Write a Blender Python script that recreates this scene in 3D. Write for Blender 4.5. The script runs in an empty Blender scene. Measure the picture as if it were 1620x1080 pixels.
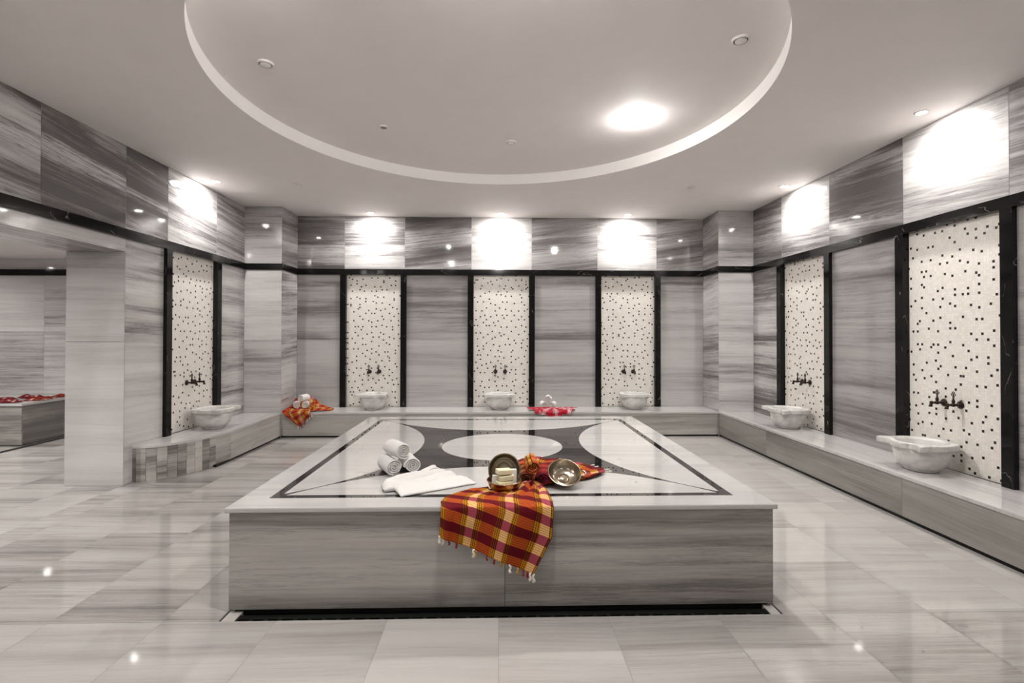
import bpy, math, random
import numpy as np
from mathutils import Vector, Matrix, noise as mnoise

C = bpy.context.scene.collection
SC = bpy.context.scene
PI = math.pi

# ------------------------------------------------------------------ camera
cam_d = bpy.data.cameras.new('camera')
cam_d.sensor_width = 36.0
cam_d.lens = 786.73 / 1620 * 36
cam_d.shift_y = -16.9 / 1620
cam_d.clip_start = 0.05
cam = bpy.data.objects.new('camera', cam_d)
C.objects.link(cam)
r_ = Vector((0.99963262, -0.02703215, 0.00197341))
u_ = Vector((-0.00225531, -0.01040181, 0.99994336))
f_ = Vector((0.0270101, 0.99958044, 0.01045896))
cam.matrix_world = Matrix(((r_.x, u_.x, -f_.x, 0), (r_.y, u_.y, -f_.y, 0), (r_.z, u_.z, -f_.z, 1.3), (0, 0, 0, 1)))
SC.camera = cam

# ------------------------------------------------------------------ world and exposure
w = bpy.data.worlds.new('world'); SC.world = w; w.use_nodes = True
w.node_tree.nodes['Background'].inputs[0].default_value = (1, 0.97, 0.95, 1)
w.node_tree.nodes['Background'].inputs[1].default_value = 0.02
SC.view_settings.view_transform = 'Standard'
SC.view_settings.look = 'None'
SC.view_settings.gamma = 1
SC.view_settings.use_curve_mapping = False
SC.view_settings.exposure = 1.30

WARM = (1.0, 0.965, 0.94)
# positions of the recessed lamps (x, y, ceiling height, watts, spot size in degrees)
CZ = 2.95
RZ = 3.057
WALL_W = 40
LAMPS = [  # wall washers round the room
    (-1.72, 6.70, CZ, WALL_W, 172), (0.035, 6.70, CZ, WALL_W, 172), (1.76, 6.70, CZ, WALL_W, 172),
    (-3.03, 5.40, CZ, WALL_W, 172), (3.13, 5.37, CZ, WALL_W * .9, 172), (3.11, 3.56, CZ, WALL_W * .8, 172),
    (3.11, 1.75, CZ, WALL_W * .5, 172), (-3.03, 0.9, CZ, 85, 172), (3.11, 0.0, CZ, 18, 172),  # left-wall lamp and last lamp are added out of view as fill
]
RECESS_LAMP = (1.108, 3.963, RZ, 95, 176)
FILL_LAMPS = [(-1.7, -1.1, CZ, 22, 172), (1.7, -1.1, CZ, 22, 172), (-1.15, 2.05, RZ, 50, 176), (0.0, 1.80, RZ, 34, 176), (1.15, 2.05, RZ, 42, 176)]  # unseen downlights added to fill the room with light
SIDE_LAMPS = [(-4.5, 2.6, 2.34, 105, 172), (-5.4, 4.7, 2.34, 120, 172), (-4.6, 6.35, 2.34, 18, 172), (-6.9, 6.0, 2.34, 30, 172)]

# ------------------------------------------------------------------ room numbers (metres)
WXL, WXR, WY, WF = -3.244, 3.341, 6.922, -1.7
PLX, PRX, BY, BZ = -2.772, 2.877, 6.429, 0.3185
PX0, PX1, PY0, PY1, PZ = -1.276, 1.343, 2.366, 4.986, 0.4928
B0, B1 = 2.140, 2.219          # black band
RC = (-0.032, 3.545, 1.855)    # round recess in the ceiling

# ------------------------------------------------------------------ helpers
class MB:
    def __init__(s):
        s.v = []; s.f = []; s.mc = []; s.pt = []; s.uv = []
    def face(s, pts, uv=None, pt=(.5, .5, .5), mc=None):
        n = len(s.v)
        s.v += [tuple(p) for p in pts]
        s.f.append(tuple(range(n, n + len(pts))))
        uv = uv or [(0, 0)] * len(pts)
        s.uv += uv
        s.mc += mc or [(a, b, 0) for a, b in uv]
        s.pt.append(pt)
    def grid(s, P, UV=None, closed_u=False, pt=(.5, .5, .5)):
        # P[j][i] shared vertices
        nj, ni = len(P), len(P[0]); b = len(s.v)
        for row in P: s.v += [tuple(q) for q in row]
        for j in range(nj - 1):
            for i in range(ni if closed_u else ni - 1):
                i2 = (i + 1) % ni
                s.f.append((b + j * ni + i, b + j * ni + i2, b + (j + 1) * ni + i2, b + (j + 1) * ni + i))
                if UV:
                    q = [UV[j][i], UV[j][i2], UV[j + 1][i2], UV[j + 1][i]]
                else:
                    q = [(0, 0)] * 4
                s.uv += q; s.mc += [(a, c, 0) for a, c in q]; s.pt.append(pt)
    def box(s, x0, x1, y0, y1, z0, z1, pt=(.5, .5, .5), seed=None, grain='h', skip=''):
        rnd = random.Random(seed if seed is not None else hash((round(x0, 3), round(y0, 3), round(z0, 3))))
        def add(p, uv):
            o = (rnd.uniform(0, 40), rnd.uniform(0, 40))
            if grain == 'v': uv = [(b, a) for a, b in uv]
            s.face(p, [(a + o[0], b + o[1]) for a, b in uv], pt)
        if 'f' not in skip: add([(x0, y0, z0), (x1, y0, z0), (x1, y0, z1), (x0, y0, z1)], [(x0, z0), (x1, z0), (x1, z1), (x0, z1)])
        if 'b' not in skip: add([(x1, y1, z0), (x0, y1, z0), (x0, y1, z1), (x1, y1, z1)], [(x1, z0), (x0, z0), (x0, z1), (x1, z1)])
        if 'l' not in skip: add([(x0, y1, z0), (x0, y0, z0), (x0, y0, z1), (x0, y1, z1)], [(y1, z0), (y0, z0), (y0, z1), (y1, z1)])
        if 'r' not in skip: add([(x1, y0, z0), (x1, y1, z0), (x1, y1, z1), (x1, y0, z1)], [(y0, z0), (y1, z0), (y1, z1), (y0, z1)])
        if 't' not in skip: add([(x0, y0, z1), (x1, y0, z1), (x1, y1, z1), (x0, y1, z1)], [(x0, y0), (x1, y0), (x1, y1), (x0, y1)])
        if 'd' not in skip: add([(x0, y1, z0), (x1, y1, z0), (x1, y0, z0), (x0, y0, z0)], [(x0, y1), (x1, y1), (x1, y0), (x0, y0)])
        return s
    def lathe(s, prof, n=32, axis='z', c=(0, 0, 0), a0=0.0):
        P = []
        for r, h in prof:
            row = []
            for k in range(n):
                a = a0 + 2 * PI * k / n
                x, y = r * math.cos(a), r * math.sin(a)
                q = (x, y, h) if axis == 'z' else ((x, -h, y) if axis == 'y' else (h, x, y))
                row.append((q[0] + c[0], q[1] + c[1], q[2] + c[2]))
            P.append(row)
        s.grid(P, closed_u=True)
        return s
    def tube(s, pts, rad, n=10, cap=True):
        pts = [Vector(p) for p in pts]
        if not isinstance(rad, (list, tuple)): rad = [rad] * len(pts)
        P = []; up = None
        for i, p in enumerate(pts):
            t = (pts[min(i + 1, len(pts) - 1)] - pts[max(i - 1, 0)]).normalized()
            if up is None:
                up = Vector((0, 0, 1)) if abs(t.z) < .9 else Vector((1, 0, 0))
            a = t.cross(up).normalized(); b = a.cross(t).normalized(); up = b
            P.append([tuple(p + (a * math.cos(2 * PI * k / n) + b * math.sin(2 * PI * k / n)) * rad[i]) for k in range(n)])
        if cap:
            P = [[tuple(pts[0])] * n] + P + [[tuple(pts[-1])] * n]
        s.grid(P, closed_u=True)
        return s

def obj(name, mb, mat, parent=None, world=True, smooth=None, bevel=0, subsurf=0, solid=0, merge=False, origin=True):
    """one mesh object; vertices given in world space unless world=False"""
    me = bpy.data.meshes.new(name)
    v = np.array(mb.v, float)
    base = Vector((0, 0, 0))
    if parent is not None and world: base = parent.matrix_world.translation.copy() if False else Vector(parent['_base']) if '_base' in parent else Vector((0, 0, 0))
    elif parent is None and origin and world:
        base = Vector(((v[:, 0].min() + v[:, 0].max()) / 2, (v[:, 1].min() + v[:, 1].max()) / 2, v[:, 2].min()))
    v = v - np.array(base)
    me.from_pydata([tuple(q) for q in v], [], mb.f)
    a = me.attributes.new('mc', 'FLOAT_VECTOR', 'CORNER'); a.data.foreach_set('vector', np.array(mb.mc, np.float32).ravel())
    a = me.attributes.new('pt', 'FLOAT_VECTOR', 'FACE'); a.data.foreach_set('vector', np.array(mb.pt, np.float32).ravel())
    uvl = me.uv_layers.new(name='UVMap'); uvl.data.foreach_set('uv', np.array(mb.uv, np.float32).ravel())
    me.validate(clean_customdata=False)
    o = bpy.data.objects.new(name, me); C.objects.link(o)
    if mat: me.materials.append(mat)
    if merge or smooth is not None:
        import bmesh
        bm = bmesh.new(); bm.from_mesh(me)
        bmesh.ops.remove_doubles(bm, verts=bm.verts, dist=1e-5)
        bmesh.ops.recalc_face_normals(bm, faces=bm.faces) if merge else None
        bm.to_mesh(me); bm.free()
    if smooth is not None:
        me.polygons.foreach_set('use_smooth', [True] * len(me.polygons))
        if smooth < 180: me.set_sharp_from_angle(angle=math.radians(smooth))
    if bevel:
        m = o.modifiers.new('bevel', 'BEVEL'); m.width = bevel; m.segments = 3; m.limit_method = 'ANGLE'; m.angle_limit = math.radians(40)
    if solid:
        m = o.modifiers.new('solid', 'SOLIDIFY'); m.thickness = solid; m.offset = 0
    if subsurf:
        m = o.modifiers.new('sub', 'SUBSURF'); m.levels = subsurf; m.render_levels = subsurf
    if parent is not None:
        o.parent = parent
        if parent.type == 'MESH' and world and '_base' not in parent: pass
    else:
        o.location = base
        o['_base'] = tuple(base)
    if parent is not None and '_base' in parent: o['_base'] = tuple(parent['_base'])
    return o

def tag(o, label=None, cat=None, group=None, kind=None):
    if label: o['label'] = label
    if cat: o['category'] = cat
    if group: o['group'] = group
    if kind: o['kind'] = kind
    return o

def thing(name, label, cat, loc=(0, 0, 0), rotz=0, group=None, kind=None):
    o = bpy.data.objects.new(name, None); C.objects.link(o)
    o.empty_display_size = .1
    o.location = loc; o.rotation_euler = (0, 0, rotz)
    o['_base'] = tuple(loc)
    return tag(o, label, cat, group, kind)

def struct(name, mb, mat, **k):
    return tag(obj(name, mb, mat, **k), kind='structure')

def copy_tree(o, parent=None):
    c = o.copy(); C.objects.link(c)
    if parent is not None: c.parent = parent
    for ch in [x for x in bpy.data.objects if x.parent == o]:
        copy_tree(ch, c)
    return c

# ------------------------------------------------------------------ node helpers
class NT:
    def __init__(s, name):
        m = bpy.data.materials.new(name); m.use_nodes = True
        s.m = m; s.t = m.node_tree; s.n = s.t.nodes; s.l = s.t.links
        s.bsdf = s.n['Principled BSDF']
    def set(s, key, val):
        inp = s.bsdf.inputs[key]
        if hasattr(val, 'is_output') : s.l.new(val, inp)
        elif isinstance(val, (tuple, list)): inp.default_value = tuple(val) + ((1,) if len(val) == 3 and key != 'Subsurface Radius' else ())
        else: inp.default_value = val
        return s
    def _in(s, inp, v):
        if hasattr(v, 'is_output'): s.l.new(v, inp)
        elif v is not None: inp.default_value = v
    def attr(s, name, out='Vector'):
        n = s.n.new('ShaderNodeAttribute'); n.attribute_name = name; return n.outputs[out]
    def sep(s, v):
        n = s.n.new('ShaderNodeSeparateXYZ'); s.l.new(v, n.inputs[0]); return n.outputs
    def comb(s, x, y, z=0.0):
        n = s.n.new('ShaderNodeCombineXYZ')
        for i, q in enumerate((x, y, z)): s._in(n.inputs[i], q)
        return n.outputs[0]
    def math(s, op, a, b=None, c=None, clamp=False):
        n = s.n.new('ShaderNodeMath'); n.operation = op; n.use_clamp = clamp
        s._in(n.inputs[0], a); s._in(n.inputs[1], b)
        if c is not None: s._in(n.inputs[2], c)
        return n.outputs[0]
    def vmath(s, op, a, b=None, scale=None):
        n = s.n.new('ShaderNodeVectorMath'); n.operation = op
        s._in(n.inputs[0], a)
        if b is not None: s._in(n.inputs[1], b)
        if scale is not None: s._in(n.inputs['Scale'], scale)
        return n.outputs[0]
    def noise(s, v, scale=1, detail=4, rough=.55, dist=0, out='Fac'):
        n = s.n.new('ShaderNodeTexNoise'); s._in(n.inputs['Vector'], v)
        n.inputs['Scale'].default_value = scale; n.inputs['Detail'].default_value = detail
        n.inputs['Roughness'].default_value = rough; n.inputs['Distortion'].default_value = dist
        return n.outputs[out]
    def wnoise(s, v, out='Value'):
        n = s.n.new('ShaderNodeTexWhiteNoise'); n.noise_dimensions = '3D'; s._in(n.inputs['Vector'], v); return n.outputs[out]
    def ramp(s, fac, stops, interp='LINEAR'):
        n = s.n.new('ShaderNodeValToRGB'); s._in(n.inputs[0], fac)
        cr = n.color_ramp; cr.interpolation = interp
        while len(cr.elements) < len(stops): cr.elements.new(.5)
        for e, (p, c) in zip(cr.elements, stops):
            e.position = p; e.color = (c if isinstance(c, (tuple, list)) else (c, c, c)) + (1,) if not isinstance(c, (int, float)) else (c, c, c, 1)
        return n.outputs[0]
    def mix(s, fac, a, b):
        n = s.n.new('ShaderNodeMix'); n.data_type = 'RGBA'
        s._in(n.inputs[0], fac)
        for i, q in ((6, a), (7, b)):
            if hasattr(q, 'is_output'): s.l.new(q, n.inputs[i])
            else: n.inputs[i].default_value = tuple(q) + (1,)
        return n.outputs[2]
    def smooth(s, x, lo, hi):
        n = s.n.new('ShaderNodeMapRange'); n.interpolation_type = 'SMOOTHSTEP'
        s._in(n.inputs[0], x); n.inputs[1].default_value = lo; n.inputs[2].default_value = hi
        return n.outputs[0]
    def bump(s, h, strength=.2, dist=.001):
        n = s.n.new('ShaderNodeBump'); s._in(n.inputs['Height'], h)
        n.inputs['Strength'].default_value = strength; n.inputs['Distance'].default_value = dist
        s.l.new(n.outputs[0], s.bsdf.inputs['Normal'])
    def geo(s, out='Position'):
        return s.n.new('ShaderNodeNewGeometry').outputs[out]
    def coord(s, out='Object'):
        return s.n.new('ShaderNodeTexCoord').outputs[out]

def simple(name, col, rough=.5, metal=0, **k):
    m = NT(name); m.set('Base Color', col).set('Roughness', rough).set('Metallic', metal)
    for a, b in k.items(): m.set(a.replace('_', ' '), b)
    return m.m

def stripe_marble(m, light=(.68, .665, .65), dark=(.16, .148, .150), tilt=.3, amt=1.0):
    """grey striped marble; pt.x = tone 0..1 (1 pale), pt.y = streak strength, pt.z = random"""
    mc = m.attr('mc'); pt = m.sep(m.attr('pt'))
    rot = m.n.new('ShaderNodeVectorRotate'); rot.rotation_type = 'Z_AXIS'
    m._in(rot.inputs['Vector'], mc)
    m._in(rot.inputs['Angle'], m.math('MULTIPLY', m.math('SUBTRACT', pt[2], .5), tilt))
    v = rot.outputs[0]
    warp = m.noise(m.vmath('MULTIPLY', v, (1, 1.6, 1)), 1.3, 4, .55)
    v = m.vmath('ADD', v, m.comb(0.0, m.math('MULTIPLY', m.math('SUBTRACT', warp, .5), .028), 0.0))
    broad = m.noise(m.vmath('MULTIPLY', v, (.25, 3.2, 1)), 1, 3, .5)
    mid = m.noise(m.vmath('MULTIPLY', v, (.55, 13, 1)), 1, 6, .68)
    fine = m.noise(m.vmath('MULTIPLY', v, (1.1, 60, 1)), 1, 6, .75)
    cloud = m.noise(m.vmath('MULTIPLY', v, (2.2, 5, 1)), 1, 5, .6)
    b = m.smooth(broad, .34, .66)
    d = m.smooth(mid, .38, .74)
    s = m.math('ADD', m.math('MULTIPLY', b, .42), m.math('MULTIPLY', m.math('MULTIPLY', d, m.math('ADD', b, .35)), .55))
    s = m.math('ADD', s, m.math('MULTIPLY', m.math('SUBTRACT', fine, .5), .80))
    s = m.math('ADD', s, m.math('MULTIPLY', m.math('SUBTRACT', cloud, .5), .35))
    ln1 = m.noise(m.vmath('MULTIPLY', v, (.35, 8, 1)), 1, 7, .72)
    thin = m.math('SUBTRACT', 1.0, m.smooth(m.math('ABSOLUTE', m.math('SUBTRACT', ln1, .5)), 0.0, .022))
    s = m.math('ADD', s, m.math('MULTIPLY', thin, .22))
    # dark feathered streaks, only in patches
    patch = m.smooth(m.noise(m.vmath('MULTIPLY', v, (.9, 1.6, 1)), 1, 2, .5), .42, .68)
    acc = m.math('MULTIPLY', m.smooth(m.noise(m.vmath('MULTIPLY', v, (.8, 20, 1)), 1, 8, .72), .56, .74), patch)
    s = m.math('ADD', m.math('MULTIPLY', s, m.math('ADD', m.math('MULTIPLY', pt[1], 1.35), .10)), m.math('MULTIPLY', m.math('MULTIPLY', acc, pt[1]), 1.0 * amt))
    s = m.math('ADD', s, m.math('MULTIPLY', m.math('SUBTRACT', 1.0, pt[0]), .85))
    s = m.math('MULTIPLY', s, .66, clamp=True)
    cl = m.ramp(s, [(0, light), (.30, tuple(l * .62 + d_ * .38 for l, d_ in zip(light, dark))), (.68, tuple(d_ * 1.05 for d_ in dark)), (1, tuple(d_ * .5 for d_ in dark))])
    grain = m.noise(mc, 160, 2, .6)
    return m.mix(m.math('MULTIPLY', grain, .10), cl, tuple(min(1, l * 1.1) for l in light))

def marble_mat(name, rough=.12, **k):
    m = NT(name)
    m.set('Base Color', stripe_marble(m, **k)).set('Roughness', rough).set('Specular IOR Level', .5)
    return m.m

def black_marble(m):
    mc = m.attr('mc')
    n1 = m.noise(m.vmath('MULTIPLY', mc, (1.0, 2.4, 1)), 2.1, 2.5, .5, .3)
    ridge = m.math('ABSOLUTE', m.math('SUBTRACT', n1, .5))
    vein = m.math('SUBTRACT', 1.0, m.smooth(ridge, .0, .0045))
    mask = m.smooth(m.noise(mc, 5, 3, .6), .52, .62)
    vein = m.math('MULTIPLY', vein, mask)
    base = m.mix(m.noise(m.vmath('MULTIPLY', mc, (2, 14, 1)), 1, 4), (.004, .004, .004), (.012, .011, .011))
    return m.mix(m.math('MULTIPLY', vein, .5), base, (.45, .43, .41))

M = {}
M['wall'] = marble_mat('striped_marble_wall', .05)
M['floor'] = marble_mat('striped_marble_floor', .05, light=(.52, .505, .478), dark=(.22, .20, .19), tilt=.10)
M['bench'] = marble_mat('striped_marble_bench', .09, tilt=.10, light=(.62, .595, .555), dark=(.17, .158, .145))
M['bench_top'] = marble_mat('pale_marble_top', .03, light=(.60, .59, .575), dark=(.28, .265, .26), tilt=.1)
m = NT('black_marble'); m.set('Base Color', black_marble(m)).set('Roughness', .07).set('Specular IOR Level', .22); M['black'] = m.m
M['grout'] = simple('grey_grout', (.32, .30, .28), .8)
M['gap'] = simple('dark_gap', (.006, .006, .006), .9)
M['brass'] = simple('hammered_brass', (.55, .45, .30), .24, 1)
M['steel'] = simple('dull_steel', (.06, .065, .06), .4, 1)

# paint
M['rim'] = simple('white_paint', (.93, .91, .89), .6)
m = NT('ceiling_paint')
m.set('Base Color', m.mix(m.noise(m.geo(), 5, 5, .6), (.74, .70, .685), (.80, .76, .745))).set('Roughness', .75)
m.bump(m.noise(m.vmath('MULTIPLY', m.geo(), (60, 60, 60)), 1, 6, .7), .25, .003); M['paint'] = m.m

# mosaic (mc in metres, pitch .0205)
m = NT('mosaic_tiles')
pitch = .0205
mc = m.attr('mc'); g = m.vmath('SCALE', mc, scale=1 / pitch)
cell = m.vmath('FLOOR', g); fr = m.sep(m.vmath('FRACTION', g))
brow = m.math('FLOOR', m.math('MULTIPLY', m.math('ADD', m.sep(cell)[1], .5), .25))
cell2 = m.vmath('ADD', cell, m.comb(m.math('MULTIPLY', m.math('MODULO', brow, 2.0), 2.0), 0.0, 0.0))   # every other row of blocks steps sideways
blk = m.vmath('FLOOR', m.vmath('SCALE', m.vmath('ADD', cell2, (.5, .5, 0)), scale=.25))
ins = m.sep(m.vmath('SUBTRACT', cell2, m.vmath('SCALE', blk, scale=4.0)))
wn = m.sep(m.wnoise(m.vmath('ADD', blk, (.3, .7, .1)), 'Color'))
def eq(a, r): return m.math('COMPARE', a, m.math('FLOOR', m.math('MULTIPLY', r, 3.25)), .4)
isb = m.math('MULTIPLY', eq(ins[0], wn[0]), eq(ins[1], wn[1]))
cellrand = m.wnoise(m.vmath('ADD', cell, (.2, .2, 3.1)))
edge = m.math('MINIMUM', m.math('MINIMUM', fr[0], m.math('SUBTRACT', 1.0, fr[0])), m.math('MINIMUM', fr[1], m.math('SUBTRACT', 1.0, fr[1])))
inside = m.smooth(edge, .03, .09)
wht = m.mix(cellrand, (.80, .76, .70), (.90, .865, .81))
tile = m.mix(isb, wht, (.012, .010, .009))
m.set('Base Color', m.mix(inside, (.72, .68, .62), tile)).set('Roughness', m.math('ADD', .22, m.math('MULTIPLY', m.math('SUBTRACT', 1.0, inside), .5)))
m.bump(m.math('ADD', inside, m.math('MULTIPLY', cellrand, .25)), .35, .0015)
M['mosaic'] = m.m

# platform top: pale marble with a black star and frame inlaid (object space, centre of the slab)
m = NT('inlaid_slab_top')
mc = m.sep(m.attr('mc'))
X, Y = mc[0], mc[1]
aX, aY = m.math('ABSOLUTE', X), m.math('ABSOLUTE', Y)
HW = 1.166; FW = .045
mx = m.math('MAXIMUM', aX, aY)
frame = m.math('MULTIPLY', m.math('GREATER_THAN', mx, HW - FW), m.math('LESS_THAN', mx, HW))
IN = HW - FW
def disc(cx, cy, r):
    d = m.math('SQRT', m.math('ADD', m.math('POWER', m.math('SUBTRACT', X, cx), 2.0), m.math('POWER', m.math('SUBTRACT', Y, cy), 2.0)))
    return m.math('LESS_THAN', d, r)
sag = .535; half = IN - .02
Rr = (half * half + sag * sag) / (2 * sag); cc = IN + Rr - sag
white = disc(0.0, 0.0, .44)
for cx, cy in ((cc, 0.0), (-cc, 0.0), (0.0, cc), (0.0, -cc)):
    white = m.math('MAXIMUM', white, disc(cx, cy, Rr))
inner = m.math('LESS_THAN', mx, IN)
blackm = m.math('MAXIMUM', frame, m.math('MULTIPLY', inner, m.math('SUBTRACT', 1.0, white)))
joint = m.math('MULTIPLY', m.math('LESS_THAN', aX, .0015), m.math('MULTIPLY', m.math('SUBTRACT', 1.0, blackm), m.math('GREATER_THAN', aY, .45)))
whitecol = stripe_marble(m, light=(.56, .55, .53), dark=(.33, .32, .31), tilt=0)
bl = m.mix(m.noise(m.vmath('MULTIPLY', m.attr('mc'), (6, 30, 1)), 1, 4, .6), (.008, .007, .007), (.028, .024, .024))
col = m.mix(blackm, whitecol, bl)
m.set('Base Color', m.mix(joint, col, (.35, .33, .31))).set('Roughness', .015).set('Specular IOR Level', .65)
M['inlay'] = m.m

# basin marble
m = NT('carved_basin_marble')
oc = m.coord()
n = m.noise(m.vmath('MULTIPLY', oc, (1, 1, 2.2)), 4.5, 5, .6, .9)
vein = m.math('SUBTRACT', 1.0, m.smooth(m.math('ABSOLUTE', m.math('SUBTRACT', n, .5)), 0, .09))
colr = m.mix(m.math('MULTIPLY', vein, .28), m.mix(m.smooth(m.noise(oc, 5, 5), .35, .65), (.74, .73, .70), (.58, .57, .55)), (.30, .30, .30))
m.set('Base Color', colr).set('Roughness', .22); M['basin'] = m.m

# terry
m = NT('white_terry'); oc = m.coord()
m.set('Base Color', m.mix(m.noise(oc, 90, 3), (.76, .74, .715), (.86, .84, .815))).set('Roughness', .95).set('Sheen Weight', .3)
m.bump(m.noise(oc, 420, 3, .7), .9, .004); M['terry'] = m.m
m = NT('white_cotton'); oc = m.coord()
m.set('Base Color', (.70, .685, .66)).set('Roughness', .9).set('Sheen Weight', .1)
m.bump(m.noise(oc, 60, 4, .6), .35, .004); M['cotton'] = m.m

def plaid(name, cols, rough=.85):
    m = NT(name)
    uv = m.sep(m.n.new('ShaderNodeUVMap').outputs[0])
    U_, V_ = uv[0], uv[1]
    pu = m.math('MODULO', m.math('ADD', U_, 17.5), .175); pv = m.math('MODULO', m.math('ADD', V_, 9.5), .095)
    inA = m.math('LESS_THAN', pu, .075)
    inC = m.math('MULTIPLY', m.math('GREATER_THAN', pu, .105), m.math('LESS_THAN', pu, .145))
    inX = m.math('LESS_THAN', pv, .045)
    AX, AY, CX, CY, BX, BYc, LN = cols
    a = m.mix(inX, AY, AX); c = m.mix(inX, CY, CX); b = m.mix(inX, BYc, BX)
    col = m.mix(inA, m.mix(inC, b, c), a)
    lv = m.math('LESS_THAN', m.math('MODULO', m.math('ADD', V_, 9.5), .0105), .0016)
    lv = m.math('MULTIPLY', lv, m.math('SUBTRACT', 1.0, inX))
    inB = m.math('MULTIPLY', m.math('SUBTRACT', 1.0, inA), m.math('SUBTRACT', 1.0, inC))
    lu = m.math('MULTIPLY', m.math('LESS_THAN', m.math('MODULO', m.math('ADD', U_, 17.5), .0100), .0034), inB)
    ln = m.math('MAXIMUM', lv, lu)
    col = m.mix(m.math('MULTIPLY', ln, .85), col, LN)
    weave = m.noise(m.comb(m.math('MULTIPLY', U_, 900), m.math('MULTIPLY', V_, 900)), 1, 2)
    col = m.mix(m.math('MULTIPLY', weave, .35), col, m.mix(.6, col, (.02, .005, .005)))
    m.set('Base Color', col).set('Roughness', rough).set('Specular IOR Level', .15)
    m.bump(weave, .4, .001)
    return m.m
M['plaid'] = plaid('orange_plaid', [(.120, .002, .008), (.46, .075, .010), (.36, .060, .085), (.90, .52, .20), (.16, .022, .004), (.60, .25, .008), (.02, .003, .003)])
M['plaid_bright'] = plaid('bright_orange_plaid', [(.30, .010, .012), (.50, .10, .018), (.46, .13, .13), (.66, .40, .16), (.28, .07, .01), (.55, .26, .025), (.07, .006, .006)])
M['plaid_gold'] = plaid('golden_orange_plaid', [(.40, .06, .015), (.60, .20, .03), (.50, .16, .06), (.68, .38, .12), (.30, .10, .01), (.62, .32, .03), (.05, .008, .004)])
M['plaid_dark'] = plaid('brown_plaid', [(.10, .018, .008), (.40, .14, .03), (.22, .05, .02), (.55, .28, .07), (.14, .05, .01), (.48, .24, .03), (.02, .004, .003)])
M['plaid_wine'] = plaid('wine_plaid', [(.16, .005, .014), (.36, .03, .025), (.20, .015, .06), (.50, .16, .08), (.08, .006, .012), (.45, .14, .02), (.02, .003, .003)])
M['plaid_red'] = plaid('red_white_plaid', [(.40, .008, .025), (.46, .03, .05), (.55, .20, .22), (.70, .46, .46), (.40, .02, .04), (.60, .30, .32), (.30, .02, .03)])
M['plaid_deep'] = plaid('deep_red_cloth', [(.10, .003, .006), (.16, .010, .012), (.16, .012, .02), (.45, .25, .22), (.06, .003, .006), (.20, .02, .02), (.02, .002, .002)])
M['plaid_rust'] = plaid('rust_red_cloth', [(.14, .006, .006), (.22, .03, .015), (.30, .10, .06), (.60, .40, .32), (.10, .006, .006), (.25, .05, .02), (.03, .003, .002)])
M['thread_cream'] = simple('cream_thread', (.80, .74, .66), .9)
M['thread_wine'] = simple('wine_thread', (.25, .012, .015), .9)
M['thread_gold'] = simple('gold_thread', (.55, .28, .03), .9)

# metals
def hammered(name, c1, c2, rough):
    m = NT(name); oc = m.coord()
    vor = m.n.new('ShaderNodeTexVoronoi'); m._in(vor.inputs['Vector'], oc); vor.inputs['Scale'].default_value = 90
    m.set('Base Color', m.mix(m.noise(oc, 18, 4), c1, c2)).set('Metallic', 1).set('Roughness', rough)
    m.bump(vor.outputs['Distance'], .35, .0012); return m.m
M['brass'] = hammered('hammered_brass', (.56, .49, .39), (.40, .34, .26), .22)
M['brass_dark'] = hammered('aged_brass', (.42, .37, .29), (.27, .23, .17), .32)
M['bronze_reflection'] = hammered('cloth_tinted_bronze', (.50, .36, .26), (.38, .24, .15), .25)  # warm tint puts the cloth's reflection into the metal colour
m = NT('oiled_bronze'); oc = m.coord()
m.set('Base Color', m.mix(m.noise(oc, 60, 3), (.010, .008, .007), (.05, .026, .019))).set('Metallic', .7).set('Roughness', .3); M['bronze'] = m.m
m = NT('soap'); m.set('Base Color', (.88, .80, .56)).set('Roughness', .45).set('Subsurface Weight', .15); M['soap'] = m.m
m = NT('white_soap'); m.set('Base Color', (.88, .88, .86)).set('Roughness', .4).set('Subsurface Weight', .15); M['soap_white'] = m.m
m = NT('water'); m.set('Base Color', (1, 1, 1)).set('Roughness', 0).set('Transmission Weight', 1).set('IOR', 1.33); M['water'] = m.m
M['lid'] = simple('lid_enamel', (.74, .71, .69), .5)
M['lid_ring'] = simple('lamp_ring', (.66, .63, .60), .4)
M['dark_lens'] = simple('grey_lens', (.18, .17, .15), .4)
m = NT('lamp_glow'); m.set('Base Color', (1, 1, 1)); m.set('Emission Color', (1.0, .95, .88)).set('Emission Strength', 60.0); M['glow'] = m.m

# ================================================================== SETTING
R0 = random.Random(7)
def pv(tone, con=.6, jit=.06):
    return (max(0, min(1, tone + R0.uniform(-jit, jit))), max(0, con + R0.uniform(-.1, .1)), R0.random())

def vpanel(mb, fixed, val, a0, a1, z0, z1, tone, con=.6, gap=.0012, flip=False, rnd=None):
    """vertical marble panel in plane fixed = val; a = the other horizontal axis"""
    a0 += gap; a1 -= gap; z0 += gap; z1 -= gap
    o = (R0.uniform(0, 60), R0.uniform(0, 60))
    if fixed == 'y': P = [(a0, val, z0), (a1, val, z0), (a1, val, z1), (a0, val, z1)]
    else: P = [(val, a0, z0), (val, a1, z0), (val, a1, z1), (val, a0, z1)]
    uv = [(a0 + o[0], z0 + o[1]), (a1 + o[0], z0 + o[1]), (a1 + o[0], z1 + o[1]), (a0 + o[0], z1 + o[1])]
    if flip: P.reverse(); uv.reverse()
    pt = pv(tone, con)
    if rnd is not None: pt = (pt[0], pt[1], rnd)
    mb.face(P, uv, pt)

def backing(mb, P, pt=(0.55, 0, .5)):
    mb.face(P, [(0, 0)] * 4, pt)

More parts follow.
